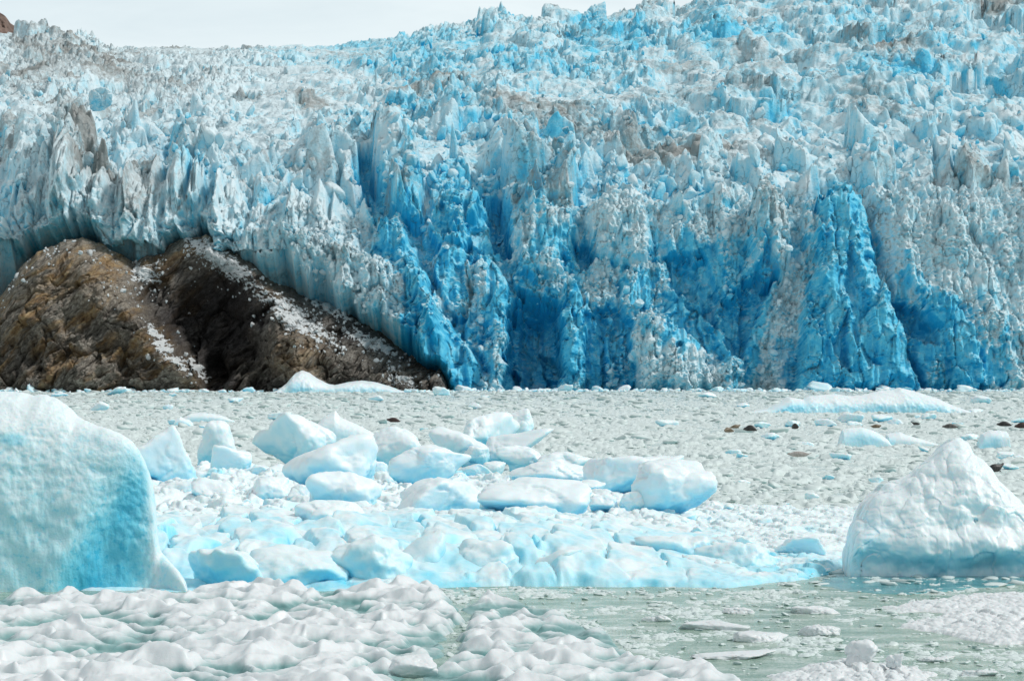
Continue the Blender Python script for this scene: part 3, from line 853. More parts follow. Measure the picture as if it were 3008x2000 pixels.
WV = np.array([[-3000, 20, 0], [3000, 20, 0], [3000, 3000, 0], [-3000, 3000, 0]], float)
put("water", mk_mesh("water", WV, np.array([[0, 1, 2, 3]])), water_material(), kind="structure")

M_BRASH = berg_material("brash_ice", 0, 0.03, (0.63, 0.705, 0.695), (0.50, 0.63, 0.63), (0.34, 0.57, 0.62), (0.2, 0.5, 0.6), -0.02, 0.0, 0.36, 2.0)
M_BLOCK = berg_material("floating_ice", 0.0, 0.03, (0.80, 0.87, 0.895), (0.58, 0.83, 0.92), (0.28, 0.70, 0.87), (0.08, 0.50, 0.76), 0.03, 0.4, 0.40)
M_CLEAR = berg_material("wet_blue_ice", 0.0, 0.05, (0.76, 0.85, 0.875), (0.48, 0.79, 0.88), (0.19, 0.64, 0.82), (0.05, 0.44, 0.70), 0.12, 0.4, 0.36, 1.5)
M_RAFT = berg_material("raft_ice", 0.0, 0.05, (0.78, 0.86, 0.88), (0.50, 0.80, 0.89), (0.22, 0.68, 0.84), (0.05, 0.46, 0.72), 0.04, 0.4, 0.36, 1.6)
M_BUB = berg_material("bubbly_ice", 0.24, 0.06, (0.78, 0.865, 0.885), (0.50, 0.80, 0.88), (0.20, 0.66, 0.82), (0.06, 0.50, 0.72), 0.02, 0.4, 0.26)
M_FLOE = berg_material("rotten_floe_ice", 0.0, 0.03, (0.71, 0.735, 0.75), (0.55, 0.62, 0.63), (0.27, 0.42, 0.42), (0.10, 0.26, 0.26), -0.02, 0.10, 0.30, 2.0)

# keep-out shapes of the large floating things, as ground polygons
def poly_uv(pts): return [tuple(float(a) for a in ground(u, v)) for u, v in pts]


RAFT = poly_uv([(-300, 1735), (400, 1738), (620, 1742), (1050, 1738), (1300, 1728), (1500, 1722), (1800, 1725), (2150, 1728), (2420, 1700), (2560, 1640), (2560, 1500), (2150, 1495),
                (2050, 1478), (1500, 1440), (1000, 1415), (500, 1410), (-300, 1400)])
FLOE_A = poly_uv([(-500, 1785), (0, 1765), (300, 1752), (520, 1762), (600, 1748), (820, 1735), (880, 1755), (1100, 1752), (1290, 1738), (1345, 1775), (1372, 1826), (1322, 1872), (1318, 1926), (1215, 1988), (1168, 2060), (1170, 2200), (-600, 2200)])
FLOE_B = poly_uv([(1340, 1785), (1450, 1765), (1560, 1785), (1660, 1805), (1690, 1840), (1780, 1860), (1850, 1915), (1900, 1945), (2060, 1965), (2180, 2010), (2300, 2080), (2300, 2200), (1185, 2200), (1182, 2055), (1230, 1990), (1333, 1927), (1338, 1875), (1388, 1830)])
FLOE_C = poly_uv([(2260, 1990), (2330, 1960), (2480, 1950), (2640, 1955), (2760, 1985), (2800, 2060), (2250, 2060)])
FLOE_D = poly_uv([(2580, 1785), (2700, 1765), (2830, 1748), (3100, 1735), (3300, 1760), (3300, 1810), (2900, 1815), (2750, 1800), (2640, 1800)])
FLOE_E = poly_uv([(2640, 1840), (2740, 1808), (2850, 1800), (3200, 1820), (3300, 1900), (2900, 1895), (2780, 1870), (2700, 1850)])
FOOT = poly_uv([(2390, 1715), (2480, 1738), (2640, 1748), (2800, 1738), (2950, 1722), (3120, 1712), (3200, 1690), (3200, 1640), (2560, 1600), (2450, 1670)])
KEEP = [RAFT, FLOE_A, FLOE_B, FLOE_C, FLOE_D, FLOE_E]

# ------------------------------------------------------------------ brash ice: uncountable small pieces
def scatter(name, spec, templates, mat, n, sizes, flat, label_kind="stuff"):
    pass


T1 = [chunk(300 + i, 2, 12, 7, (1, 1, 1), True, 0.26, 2.0, None, 0.4) for i in range(20)]
T2 = [chunk(340 + i, 3, 14, 7, (1, 1, 1), True, 0.15, 1.9, None, 0.4) for i in range(24)]


def place_many(X_, Y_, W_, Hh, templates, sink=0.35, blue_amp=0.25):
    k_ = rng.integers(0, len(templates), len(X_))
    rz = rng.uniform(0, 6.28, len(X_)); asp = rng.uniform(0.35, 1.0, len(X_))
    Vs, Fs, Bs, off = [], [], [], 0
    for t_ in range(len(templates)):
        i = np.where(k_ == t_)[0]
        if not len(i): continue
        V, Fc = templates[t_]
        x = V[None, :, 0] * W_[i, None] / 2; y = V[None, :, 1] * (W_ * asp)[i, None] / 2
        c, s = np.cos(rz[i])[:, None], np.sin(rz[i])[:, None]
        tx, ty = rng.normal(0, 0.14, (2, len(i)))
        z = (V[None, :, 2] / 2 - sink + V[None, :, 0] * tx[:, None] + V[None, :, 1] * ty[:, None]) * Hh[i, None]
        Vs.append(np.stack([x * c - y * s + X_[i, None], x * s + y * c + Y_[i, None], z], -1).reshape(-1, 3))
        Fs.append((Fc[None] + (np.arange(len(i)) * len(V))[:, None, None] + off).reshape(-1, 3))
        Bs.append(np.repeat(rng.uniform(-blue_amp * .6, blue_amp, len(i)), len(V)))
        off += len(i) * len(V)
    return np.concatenate(Vs), np.concatenate(Fs), np.concatenate(Bs)


def clear_of(X_, Y_, keep, m=0.0):
    ok = np.ones(X_.shape, bool)
    for pl in keep: ok &= ~inside(X_, Y_, pl)
    return ok


SEALS = [
        (1156, 1240, 38, 180, "red", 0.08, 0.03, 0.1, 0.95, "reddish brown seal lying alone on the brash behind the pile of blocks"),
        (2142, 1270, 34, 215, "tan", 0.05, 0.06, 0.9, 1.15, "curled tan seal, front one of a touching pair"),
        (2160, 1258, 32, 25, "tan", 0.16, 0.05, 0.3, 0.9, "tan seal lifting its head just behind the curled one"),
        (2204, 1266, 38, 172, "dark", 0.03, 0.02, 0.4, 1.2, "plump dark grey seal beside the tan pair"),
        (2336, 1260, 30, 300, "dark", 0.06, 0.02, 0.2, 1.45, "rounded dark seal pointing its snout right, in the gap past the plump one"),
        (2573, 1257, 32, 15, "tan", 0.10, 0.16, 0.5, 0.9, "arched golden tan seal behind the tilted ice block"),
        (2690, 1248, 26, 165, "dark", 0.20, 0.16, 0.2, 0.75, "small black seal with head and tail raised below the long iceberg"),
        (2791, 1258, 44, 178, "grey", 0.02, 0.06, 0.1, 0.8, "slim pale grey seal stretched out flat right of the small black one"),
        (2950, 1252, 42, 178, "dark", 0.03, 0.05, 0.1, 0.9, "sleek dark seal stretched out beyond the cube shaped ice block"),
        (3004, 1258, 46, 185, "red", 0.02, 0.03, 0.1, 1.0, "dark red brown seal cut by the picture's right edge"),
        (2922, 1386, 56, 20, "dark", 0.24, 0.02, 0.2, 1.1, "dark seal rearing its head behind the pointed white iceberg"),
        (2346, 1342, 62, 180, "pale", 0.05, 0.14, 0.3, 0.7, "pale pinkish grey seal half sunk among the brash, nearer than the others")]
SEAL_AT = [tuple(float(a) for a in ground(q[0], q[1], 0.5)) for q in SEALS]
allV, allF, allB, off = [], [], [], 0


def add_band(n, va, vb, ua, ub, wmin, wmax, hfac, templates, keep, dens=None, pw=2.2, blue_amp=0.2):
    global off
    Y0 = ground(0, vb)[1]; Y1 = ground(0, va)[1]
    Y_ = np.sqrt(rng.uniform(Y0 ** 2, Y1 ** 2, n)); u = rng.uniform(ua, ub, n)
    X_ = (u - CX) / F * Y_
    ok = clear_of(X_, Y_, keep)
    for sx, sy in SEAL_AT: ok &= ~((np.abs(X_ - sx) < 1.3) & (Y_ > sy - 14) & (Y_ < sy + 1.2))
    if dens is not None: ok &= rng.random(n) < dens(X_, Y_, u)
    X_, Y_ = X_[ok], Y_[ok]
    W_ = wmin + (wmax - wmin) * rng.random(len(X_)) ** pw
    Hh = np.minimum(W_ * hfac * rng.uniform(0.5, 1.3, len(X_)), 0.75)
    V, Fc, B = place_many(X_, Y_, W_, Hh, templates, 0.30, blue_amp)
    allV.append(V); allF.append(Fc + off); allB.append(B); off += len(V)


clump = lambda X_, Y_, u: 0.25 + 0.75 * sm(-0.25, 0.25, fbm2(X_ / 14, Y_ / 26, 77, 3))
add_band(9000, 1149, 1200, -400, 3430, 0.3, 3.6, 0.34, T1, KEEP, clump, 5.0)
add_band(8000, 1196, 1300, -400, 3430, 0.15, 2.4, 0.34, T1, KEEP, clump, 5.5)
add_band(8000, 1290, 1520, -400, 3430, 0.07, 1.5, 0.34, T1, KEEP, clump, 6.0)
near = lambda X_, Y_, u: (0.15 + 0.85 * sm(0.0, 0.35, fbm2(X_ / 3.0, Y_ / 7, 78, 3))) * 0.9
add_band(16000, 1690, 2040, 1200, 3550, 0.02, 0.34, 0.30, T2, KEEP, near, 4.0, 0.1)
add_band(9000, 1400, 1720, 1700, 3550, 0.06, 0.8, 0.24, T1, KEEP, clump, 2.5, 0.1)
put("brash_ice", mk_mesh("brash_ice", np.concatenate(allV), np.concatenate(allF), True, {"blue": np.concatenate(allB)}), M_BRASH, kind="stuff")

def slush(name, v0, v1, nrow, u0, u1, ncol, hfun, keep):
    """the packed slush between the pieces: one lumpy skin of floating ice, finer near, coarser far"""
    vv = np.linspace(v0, v1, nrow); uc = np.linspace(u0, u1, ncol)
    Us, Vs_ = np.meshgrid(uc, vv)
    Xs, Ys = ground(Us, Vs_)
    Xs = Xs + 0 * Ys; Ys = Ys + 0 * Xs
    Zs, bl = hfun(Xs, Ys)
    for pl in keep: Zs = np.where(inside(Xs, Ys, pl), -0.4, Zs)
    for sx, sy in SEAL_AT: Zs = np.where((np.abs(Xs - sx) < 1.4) & (Ys > sy - 14) & (Ys < sy + 1.5), np.minimum(Zs, 0.12), Zs)
    q = grid_faces(nrow, ncol); zz = Zs.ravel()
    q = q[zz[q].max(1) > -0.03]
    uq, inv = np.unique(q, return_inverse=True)
    V = np.stack([Xs, Ys, Zs], -1).reshape(-1, 3)[uq]
    return put(name, mk_mesh(name, V, inv.reshape(-1, 4)[:, ::-1], True, {"blue": bl.ravel()[uq]}), M_BRASH, kind="stuff")


def pack_h(X_, Y_):
    a = fbm2(X_ / 2.4, Y_ / 3.0, 181, 3); c = fbm2(X_ / 16, Y_ / 28, 77, 3)
    F1, F2, cx, cy, ox, oy = worley2((X_ + 1.6 * a) / 1.5, (Y_ + 2 * a) / 2.0, 183)
    G1, G2, gx, gy, _, _ = worley2((X_ + 0.8 * a) / 0.75, (Y_ + a) / 0.9, 187)
    r = h01(cx, cy, 184); g = h01(gx, gy, 188)
    z = 0.34 * r ** 2.6 * sm(0.62, 0.2, F1 + 0.2 * a) + 0.20 * g * sm(0.6, 0.2, G1) + 0.10 * fbm2(X_ / 0.5, Y_ / 0.7, 189, 3) + 0.14 * c - 0.10
    return z, 0.14 * (r - 0.5) + 0.10 * (g - 0.5) + 0.10 * sm(0.15, 0.0, z)


def thin_h(X_, Y_):
    a = fbm2(X_ / 1.2, Y_ / 1.6, 191, 3)
    m = sm(0.02, 0.34, fbm2(X_ / 2.2, Y_ / 3.6, 193, 4) + 0.05)
    F1, F2, cx, cy, _, _ = worley2((X_ + 0.5 * a) / 0.34, (Y_ + 0.5 * a) / 0.5, 195)
    G1, G2, gx, gy, _, _ = worley2(X_ / 0.12, Y_ / 0.2, 197)
    z = m * (0.075 * h01(cx, cy, 196) ** 1.5 * sm(0.6, 0.25, F1) + 0.03 * h01(gx, gy, 198) * sm(0.6, 0.2, G1)) + 0.03 * a * m - 0.014
    return z, 0.10 + 0.05 * a + 0.12 * sm(0.04, 0.0, z)


slush("packed_slush", 1148.6, 1420, 760, -420, 3430, 1700, pack_h, [RAFT])
slush("packed_slush", 1420, 1700, 420, 1500, 3600, 900, pack_h, [RAFT, FOOT, FLOE_D])
slush("thin_slush", 1690, 2060, 620, 1150, 3600, 1150, thin_h, [RAFT, FLOE_A, FLOE_B])

# line of rubble along the foot of the front
n = 900
u = rng.uniform(-400, 3430, n); Yf = np.where(u < 1330, rng.uniform(750, 761, n), rng.uniform(768, 786, n))
W_ = rng.lognormal(0.3, 0.5, n); V, Fc, B = place_many((u - CX) / F * Yf, Yf, W_, W_ * 0.45, T2, 0.25)
put("ice_rubble", mk_mesh("ice_rubble", V, Fc, True, {"blue": B + 0.08}), M_BLOCK, kind="stuff")


# ------------------------------------------------------------------ bergs with a drawn outline
def berg(name, outline, Y, depth, mat, label, cat, seed, nx=260, nt=150, k=0.75, amp=0.25, ns=0.8, fine=0.06, blues=(), front=0.55, taper=None, facets=0, group=None, lean=0.0, base_b=0.0, extra=None, vbase=None):
    """solid lump of ice whose crest follows outline (u, v); foot on the water at distance Y"""
    o = np.array(outline, float)
    uu_ = np.linspace(o[0, 0], o[-1, 0], nx)
    vt = np.interp(uu_, o[:, 0], o[:, 1]); kk = np.hanning(max(3, nx // 40)); kk /= kk.sum()
    pad = len(kk) // 2; vt = np.convolve(np.pad(vt, pad, mode='edge'), kk, mode='valid')[:nx]
    x, _, zt = at(uu_, vt, Y + depth * 0.8 * front)
    zt = np.maximum(zt, 0.02); hm = zt.max()
    th = np.linspace(0, math.pi, nt)
    Th, Xg = np.meshgrid(th, x, indexing='ij'); Hg = np.repeat(zt[None], nt, 0)
    Dp = depth * (0.15 + 0.85 * np.sqrt(np.clip(Hg / hm, 0, 1)))
    if taper is not None: Dp = Dp * taper(np.repeat(uu_[None], nt, 0))
    ca_ = -np.cos(Th)
    Yg = Y + Dp * front + Dp * np.sign(ca_) * np.abs(ca_) ** 0.9 * np.where(ca_ < 0, front, 1 - front)
    Zg = Hg * np.sin(Th) ** k
    Ug = np.repeat(uu_[None], nt, 0)
    if extra is not None: Yg = extra(Ug, Zg / np.maximum(Hg, 0.01), Yg, Hg)
    nrm_y = -np.cos(Th); nrm_z = np.sin(Th)
    fb = fbm3(Xg * ns, Yg * ns, Zg * ns * 1.3, seed, 4, 0.5) * amp
    fb2 = fbm3(Xg * ns * 6, Yg * ns * 6, Zg * ns * 6, seed + 5, 3, 0.6) * fine
    q = (fb + fb2) * np.minimum(1, Hg / (0.3 * hm) + 0.1)
    Yg = Yg + nrm_y * q * (np.abs(nrm_y) > 0.0); Zg = Zg + nrm_z * q * 0.6 * (Hg / hm) - 0.12 * hm * (1 - np.sin(Th)) ** 6
    Xg = Xg + 0.4 * fb2 + lean * Zg
    pu = CX + Xg / Yg * F; pv = VH + (H - Zg) / Yg * F
    bl = np.full(Xg.shape, base_b)
    for (cu, cv, ru, rv, rot, s_) in blues: bl += s_ * ell(pu, pv, cu, cv, ru, rv, rot, 0.5)
    ctr = np.array([float(x.mean()), Y + depth / 2, 0])
    V = np.stack([Xg, Yg, Zg], -1).reshape(-1, 3) - ctr
    if facets: V = rugged(V, facets, seed, 0.22)
    return put(name, mk_mesh(name, V, grid_faces(nt, nx)[:, ::-1], True, {"blue": np.clip(bl, -0.5, 1).ravel()}), mat, None, ctr, label, cat, group)


def scoop_left(U_, zf, Y_, H_):
    m = ell(U_, 1740 - zf * H_ / mpp(85), 400, 1640, 130, 330, 22, 0.5)
    return Y_ + 0.9 * m


berg("iceberg", [(-420, 1230), (-250, 1180), (-100, 1158), (0, 1150), (60, 1152), (90, 1160), (125, 1158), (165, 1170), (205, 1196), (230, 1222), (290, 1248), (330, 1258), (375, 1278),
                 (405, 1296), (428, 1330), (440, 1358), (452, 1400), (462, 1450), (466, 1500), (470, 1570), (480, 1612), (510, 1640), (545, 1668), (567, 1695), (572, 1728), (580, 1745)],
     84.5, 5.5, M_BUB, "large bubbly white iceberg with a smooth turquoise hollow, cut by the frame edge", "iceberg", 5, 420, 300, 0.62, 0.24, 0.7, 0.05,
     [(325, 1640, 95, 240, 24, 0.36), (270, 1735, 210, 100, 0, 0.16), (375, 1500, 40, 120, 10, 0.16), (452, 1520, 16, 200, -2, -0.22), (560, 1720, 40, 30, 0, -0.1), (200, 1530, 420, 280, 0, 0.15), (40, 1290, 40, 18, 0, 0.3), (100, 1600, 200, 120, 0, 0.06)], 0.5, lambda q: 0.28 + 0.72 * sm(475, 60, q), 0, None, 0, -0.02, scoop_left)


def lip_right(U_, zf, Y_, H_):
    v_ = 1690 - zf * H_ / mpp(91)
    e = 0.38 * sm(1600, 1665, v_ - 14 * np.sin(U_ / 60.0) - 8 * np.sin(U_ / 23.0))
    return Y_ + e - 0.30 * ell(U_, v_, 2780, 1590, 260, 34, 0, 0.6)


berg("iceberg", [(2478, 1700), (2480, 1640), (2484, 1590), (2496, 1545), (2530, 1490), (2560, 1452), (2610, 1422), (2640, 1412), (2676, 1388), (2690, 1372), (2730, 1348), (2762, 1322), (2785, 1304), (2815, 1294), (2845, 1300),
                 (2856, 1318), (2862, 1336), (2885, 1346), (2905, 1372), (2930, 1412), (2970, 1452), (3010, 1498), (3090, 1560), (3190, 1600), (3260, 1690), (3270, 1705)],
     90.0, 5.5, M_BLOCK, "big smooth white iceberg with a pointed peak and undercut turquoise foot", "iceberg", 9, 420, 300, 0.85, 0.46, 0.62, 0.015,
     [(2800, 1672, 420, 46, 0, 0.06), (2520, 1580, 50, 110, 15, 0.12), (2600, 1560, 90, 60, 0, 0.12)], 0.5, None, 1.9, None, 0, -0.05, lip_right)

berg("iceberg", [(2190, 1208), (2250, 1200), (2290, 1180), (2312, 1164), (2335, 1168), (2352, 1174), (2372, 1164), (2440, 1158), (2500, 1164), (2545, 1158), (2590, 1150), (2622, 1146), (2640, 1140), (2665, 1146), (2700, 1156),
                 (2745, 1170), (2790, 1190), (2830, 1206), (2840, 1216)], 413, 16, M_BLOCK, "long low iceberg with a fluted peak floating near the glacier front", "iceberg", 21, 320, 120, 0.7, 0.7, 0.22, 0.25,
     [(2450, 1200, 300, 16, 0, 0.30), (2720, 1190, 90, 20, 20, 0.2), (2350, 1185, 60, 20, -20, 0.2)], 0.6)
berg("iceberg", [(800, 1152), (820, 1146), (845, 1125), (866, 1098), (884, 1088), (905, 1094), (930, 1112), (965, 1127), (985, 1130), (1020, 1122), (1060, 1118), (1100, 1122), (1150, 1136), (1185, 1148), (1200, 1154)],
     742, 22, M_BLOCK, "white iceberg with a peak and a low dome at the foot of the rock", "iceberg", 25, 260, 100, 0.7, 1.2, 0.12, 0.4, [(870, 1140, 30, 20, 0, 0.25), (1060, 1145, 160, 10, 0, 0.2)], 0.6)
berg("ice_block", [(2456, 1312), (2464, 1290), (2474, 1264), (2490, 1258), (2530, 1254), (2560, 1262), (2585, 1275), (2605, 1290), (2615, 1308), (2618, 1312)], 238, 3, M_BLOCK,
     "tilted smooth ice block with a turquoise face below the tan curved seal", "ice block", 31, 140, 80, 0.55, 0.12, 0.6, 0.03, [(2530, 1285, 70, 26, 10, 0.25)], 0.6)
berg("ice_block", [(2602, 1306), (2606, 1278), (2640, 1270), (2680, 1282), (2740, 1300), (2760, 1306)], 241, 3, M_BLOCK,
     "low wedge of white ice just right of the tilted block", "ice block", 33, 120, 60, 0.6, 0.1, 0.6, 0.03, [(2615, 1295, 14, 16, 0, 0.25)], 0.6)
berg("ice_block", [(2868, 1320), (2872, 1298), (2885, 1275), (2905, 1265), (2935, 1264), (2957, 1268), (2960, 1300), (2962, 1320)], 230, 3, M_BLOCK,
     "cube shaped ice block floating alone beyond the pointed white iceberg", "ice block", 35, 130, 80, 0.4, 0.1, 0.7, 0.03, [(2900, 1300, 40, 30, 0, 0.22)], 0.6)
berg("ice_block", [(905, 1306), (920, 1270), (935, 1242), (955, 1222), (985, 1205), (1000, 1226), (1040, 1242), (1080, 1262), (1120, 1285), (1130, 1300), (1150, 1306)], 246, 4, M_BLOCK,
     "long sloping ridge of pale ice behind the pile of blocks", "ice block", 37, 140, 80, 0.65, 0.2, 0.5, 0.05, [(1040, 1285, 90, 20, 15, 0.1)], 0.6)
berg("ice_block", [(510, 1250), (516, 1232), (530, 1224), (552, 1236), (570, 1250), (575, 1254)], 318, 2, M_BLOCK, "small sharp ice block in the brash below the rock", "ice block", 39, 90, 60, 0.6, 0.1, 0.6, 0.04, [(540, 1245, 30, 12, 0, 0.2)], 0.6)
berg("ice_block", [(526, 1242), (540, 1226), (560, 1214), (600, 1212), (650, 1220), (690, 1236), (700, 1244)], 345, 3, M_BLOCK, "flat pale blue ice slab in the brash below the rock", "ice block", 41, 90, 60, 0.6, 0.1, 0.6, 0.04, [(620, 1235, 90, 12, 0, 0.12)], 0.6)

# ------------------------------------------------------------------ raft of ice under the pile of blocks
def sheet(name, poly, res, hfun, mat, label, cat, edge=0.5, parent=None, kind=None, group=None, wob_amp=0.55):
    xs = [p[0] for p in poly]; ys = [p[1] for p in poly]
    x0, x1, y0, y1 = max(min(xs), -24), min(max(xs), 22), min(ys), max(ys)
    nx = int((x1 - x0) / res[0]); ny_ = int((y1 - y0) / res[1])
    xg = np.linspace(x0 - edge, x1 + edge, nx); yg = np.linspace(y0 - edge, y1 + edge, ny_)
    Xg, Yg = np.meshgrid(xg, yg)
    wob_ = fbm2(Xg / 1.3, Yg / 1.6, 7, 4) * wob_amp
    d = poly_dist(Xg, Yg, poly) + wob_
    m = sm(-0.05, edge, d)
    Zg, bl = hfun(Xg, Yg, d)
    Zg = Zg * m - 0.14 * (1 - m)
    keepf = (d > -0.12)
    kf = (keepf[:-1, :-1] | keepf[1:, :-1] | keepf[:-1, 1:] | keepf[1:, 1:]).ravel()
    fc = grid_faces(ny_, nx)[kf]
    uq, inv = np.unique(fc, return_inverse=True)
    V = np.stack([Xg, Yg, Zg], -1).reshape(-1, 3)[uq]
    ctr = np.array([np.mean(xs), np.mean(ys), 0])
    return put(name, mk_mesh(name, V - ctr, inv.reshape(-1, 4), True, {"blue": bl.ravel()[uq]}), mat, parent, ctr, label, cat, group, kind)


def raft_h(X_, Y_, d):
    u_ = CX + X_ / Y_ * F
    hh = 0.35 + 0.75 * sm(2250, 1500, u_)
    a = fbm2(X_ / 2.6, Y_ / 5, 131, 4, 0.55)
    F1, F2, cx, cy, ox, oy = worley2((X_ + a) / 1.5, (Y_ + a) / 2.2, 133)
    r = h01(cx, cy, 134)
    F1b, F2b, cxb, cyb, _, _ = worley2((X_ + a) / 0.5, (Y_ + a) / 0.8, 137)
    fz = sm(118, 104, Y_ + 5 * a) * sm(2300, 2000, u_)           # melted glassy rim of the raft
    z = hh * (0.62 + 0.55 * a + 0.34 * (r - 0.4) - 0.22 * np.exp(-((F2 - F1) / 0.1) ** 2)) + 0.16 * (h01(cxb, cyb, 138) - 0.5) + 0.07 * fbm2(X_ / 0.3, Y_ / 0.4, 139, 3)
    bank = sm(84, 91, Y_ + 1.2 * a)
    z = z * (0.30 + 0.85 * bank)
    F1c, F2c, cxc, cyc, oxc, oyc = worley2((X_ + a * 1.5) / 1.7, (Y_ + a) / 3.4, 145)
    rim = bank * hh * (0.85 + 0.55 * h01(cxc, cyc, 146) + 0.45 * oyc + 0.3 * a) * (0.72 + 0.28 * sm(0, 0.2, F2c - F1c)) + 0.05 * fbm2(X_ / 0.4, Y_ / 0.5, 147, 4)
    z = z * (1 - fz) + rim * fz
    far_r = 0.0 * u_
    z = np.maximum(z, 0.03 + 0.03 * a) * (1 - far_r) + 0.025 * far_r
    bl = 0.10 * (r - 0.3) + 0.28 * sm(0.5, 0.1, z / np.maximum(hh, .2)) + 0.10 * sm(1500, 2300, u_) + (0.42 * sm(104, 92, Y_) * sm(-0.25, 0.25, fbm2(X_ / 2.2, Y_ / 3.2, 141, 4)) + 0.10 * sm(104, 95, Y_)) + 0.5 * sm(0.22, 0.5, fbm2(X_ / 4, Y_ / 9, 143, 3)) - 0.05
    bl = bl * (1 - fz) + fz * (0.30 + 0.60 * fbm2(X_ / 1.6, Y_ / 2.2, 148, 4) + 0.16 * sm(0.6, 0.1, z))
    return z, bl * (1 - far_r) + 0.72 * far_r


sheet("ice_raft", RAFT, (0.055, 0.075), raft_h, M_RAFT, "long raft of jumbled white and blue ice carrying the pile of blocks", "ice raft", 0.7)

BL = [  # u centre, width, top row, foot row (display pixels of the photograph at 2358), seed, look, label
    (375, 130, 990, 1112, 401, 0, "broad white ice block tucked behind the bubbly iceberg"),
    (497, 84, 974, 1072, 402, 1, "upright fin of white ice on the pile beside the bubbly iceberg"),
    (532, 84, 1030, 1094, 403, 0, "squarish white block in front of the upright fin"),
    (668, 184, 962, 1078, 404, 0, "tall twin humped block with a blue flank, rear of the pile"),
    (752, 206, 1008, 1132, 405, 0, "largest domed block of the pile, bright top over blue side"),
    (905, 112, 990, 1078, 406, 0, "white block between the largest dome and the ridged block"),
    (987, 166, 1030, 1122, 407, 0, "bulky white block with a blue base, middle of the pile"),
    (790, 146, 1086, 1182, 408, 0, "rounded grey white boulder of ice below the largest dome"),
    (1060, 124, 984, 1066, 409, 2, "wedge shaped block sloping down to the right, rear of the pile"),
    (1130, 122, 954, 1036, 410, 0, "topmost white block at the back of the pile"),
    (1196, 62, 948, 1012, 411, 1, "narrow white block leaning on the topmost one"),
    (1196, 142, 988, 1064, 412, 0, "flat topped block with a squared corner under the topmost one"),
    (1204, 104, 1030, 1084, 413, 0, "curved white block in front of the flat topped one"),
    (1268, 172, 1068, 1128, 414, 0, "long low crusted block on the right half of the pile"),
    (1300, 112, 1044, 1088, 415, 2, "low white wedge behind the long crusted block"),
    (1428, 148, 1054, 1132, 416, 0, "angular block with a shaded notch near the right end of the pile"),
    (1556, 170, 1066, 1186, 417, 0, "large faceted block closing the right end of the pile"),
    (1510, 112, 1054, 1106, 418, 0, "white block half hidden behind the large faceted one"),
    (1016, 192, 1106, 1190, 419, 0, "wide rough topped block in the front row of the pile"),
    (1234, 226, 1108, 1196, 420, 0, "longest flat slab like block in the front row of the pile"),
    (760, 150, 1158, 1230, 421, 0, "white block on blue meltwater at the front left of the pile"),
    (1390, 62, 1140, 1180, 422, 0, "small triangular block right of the longest slab"),
    (1456, 50, 1132, 1180, 423, 0, "small white block leaning on the large faceted one"),
    (1521, 58, 1150, 1185, 424, 0, "small rounded block at the foot of the large faceted one"),
    (1204, 40, 1088, 1114, 425, 0, "small round lump behind the longest slab"),
    (690, 52, 1118, 1164, 426, 0, "small block against the grey white boulder"),
    (488, 96, 1106, 1162, 427, 0, "low flat topped block left of the pile near the bubbly iceberg"),
    (612, 100, 1102, 1162, 428, 0, "low crumbly block under the largest dome's left side"),
    (400, 76, 1112, 1154, 429, 0, "low white lump touching the bubbly iceberg's edge"),
    (640, 62, 1070, 1100, 430, 0, "small block in the gap between the twin hump and the dome"),
    (590, 50, 1075, 1100, 431, 0, "small block at the foot of the twin humped block"),
    (866, 46, 1062, 1100, 432, 0, "small rounded block right of the largest dome"),
    (830, 40, 1155, 1186, 433, 0, "small lump right of the grey white boulder"),
    (1100, 70, 1068, 1100, 434, 0, "small white block in the middle gap of the pile"),
    (1135, 54, 1064, 1096, 435, 0, "pointed small block left of the curved white one"),
    (1095, 58, 1030, 1068, 436, 0, "stub of white ice below the wedge shaped block"),
    (1350, 80, 1106, 1138, 437, 0, "small low block above blue water near the angular one"),
    (860, 70, 1170, 1200, 438, 0, "white lump beside the front left meltwater"),
    (1060, 40, 1090, 1112, 439, 0, "little block right of the bulky middle one"),
    (375, 60, 1150, 1178, 440, 0, "small pale lump at the bubbly iceberg's foot"),
    (440, 60, 1160, 1186, 441, 0, "flat pale piece on the raft near the bubbly iceberg"),
    (560, 70, 1160, 1186, 442, 0, "flat pale piece under the low crumbly block"),
]
GB = "blocks heaped on the ice raft"
for (ud, wd, td, fd, seed, look, lab) in BL:
    k_ = 1.2755; zb = 0.62 if ud < 1500 else 0.5
    u, v = ud * k_, fd * k_
    x, Y = ground(u, v, zb); x, Y = float(x), float(Y)
    w_ = wd * k_ * mpp(Y) / 2 * 1.14; h_ = (fd - td) * k_ * mpp(Y) / 2 * 1.2
    top = {0: None, 1: [((1.0, 0, 0.5), 0.75), ((-1, 0, 0.35), 0.8)], 2: [((0.55, 0, 1), 0.55)]}[look]
    V, Fc = chunk(seed, 5, [7, 10, 15][seed % 3], 9, (w_, max(w_ * 0.75, h_ * 0.7), h_), True, 0.10, 1.3, top, 0.42)
    V = rugged(V, max(0.35, 0.8 * w_), seed, 0.22)
    zz = V[:, 2] / V[:, 2].max()
    bl = -0.04 + 0.30 * sm(0.62, 0.12, zz + 0.25 * fbm3(V[:, 0], V[:, 1], V[:, 2], seed, 3))    # bluer foot: washed clear ice, plus light bounce inside it painted in
    put("ice_block", mk_mesh("ice_block", V, Fc, True, {"blue": bl}), M_BLOCK, None, (x, Y + w_ * 0.6, zb - 0.24 * h_), lab, "ice block", GB)

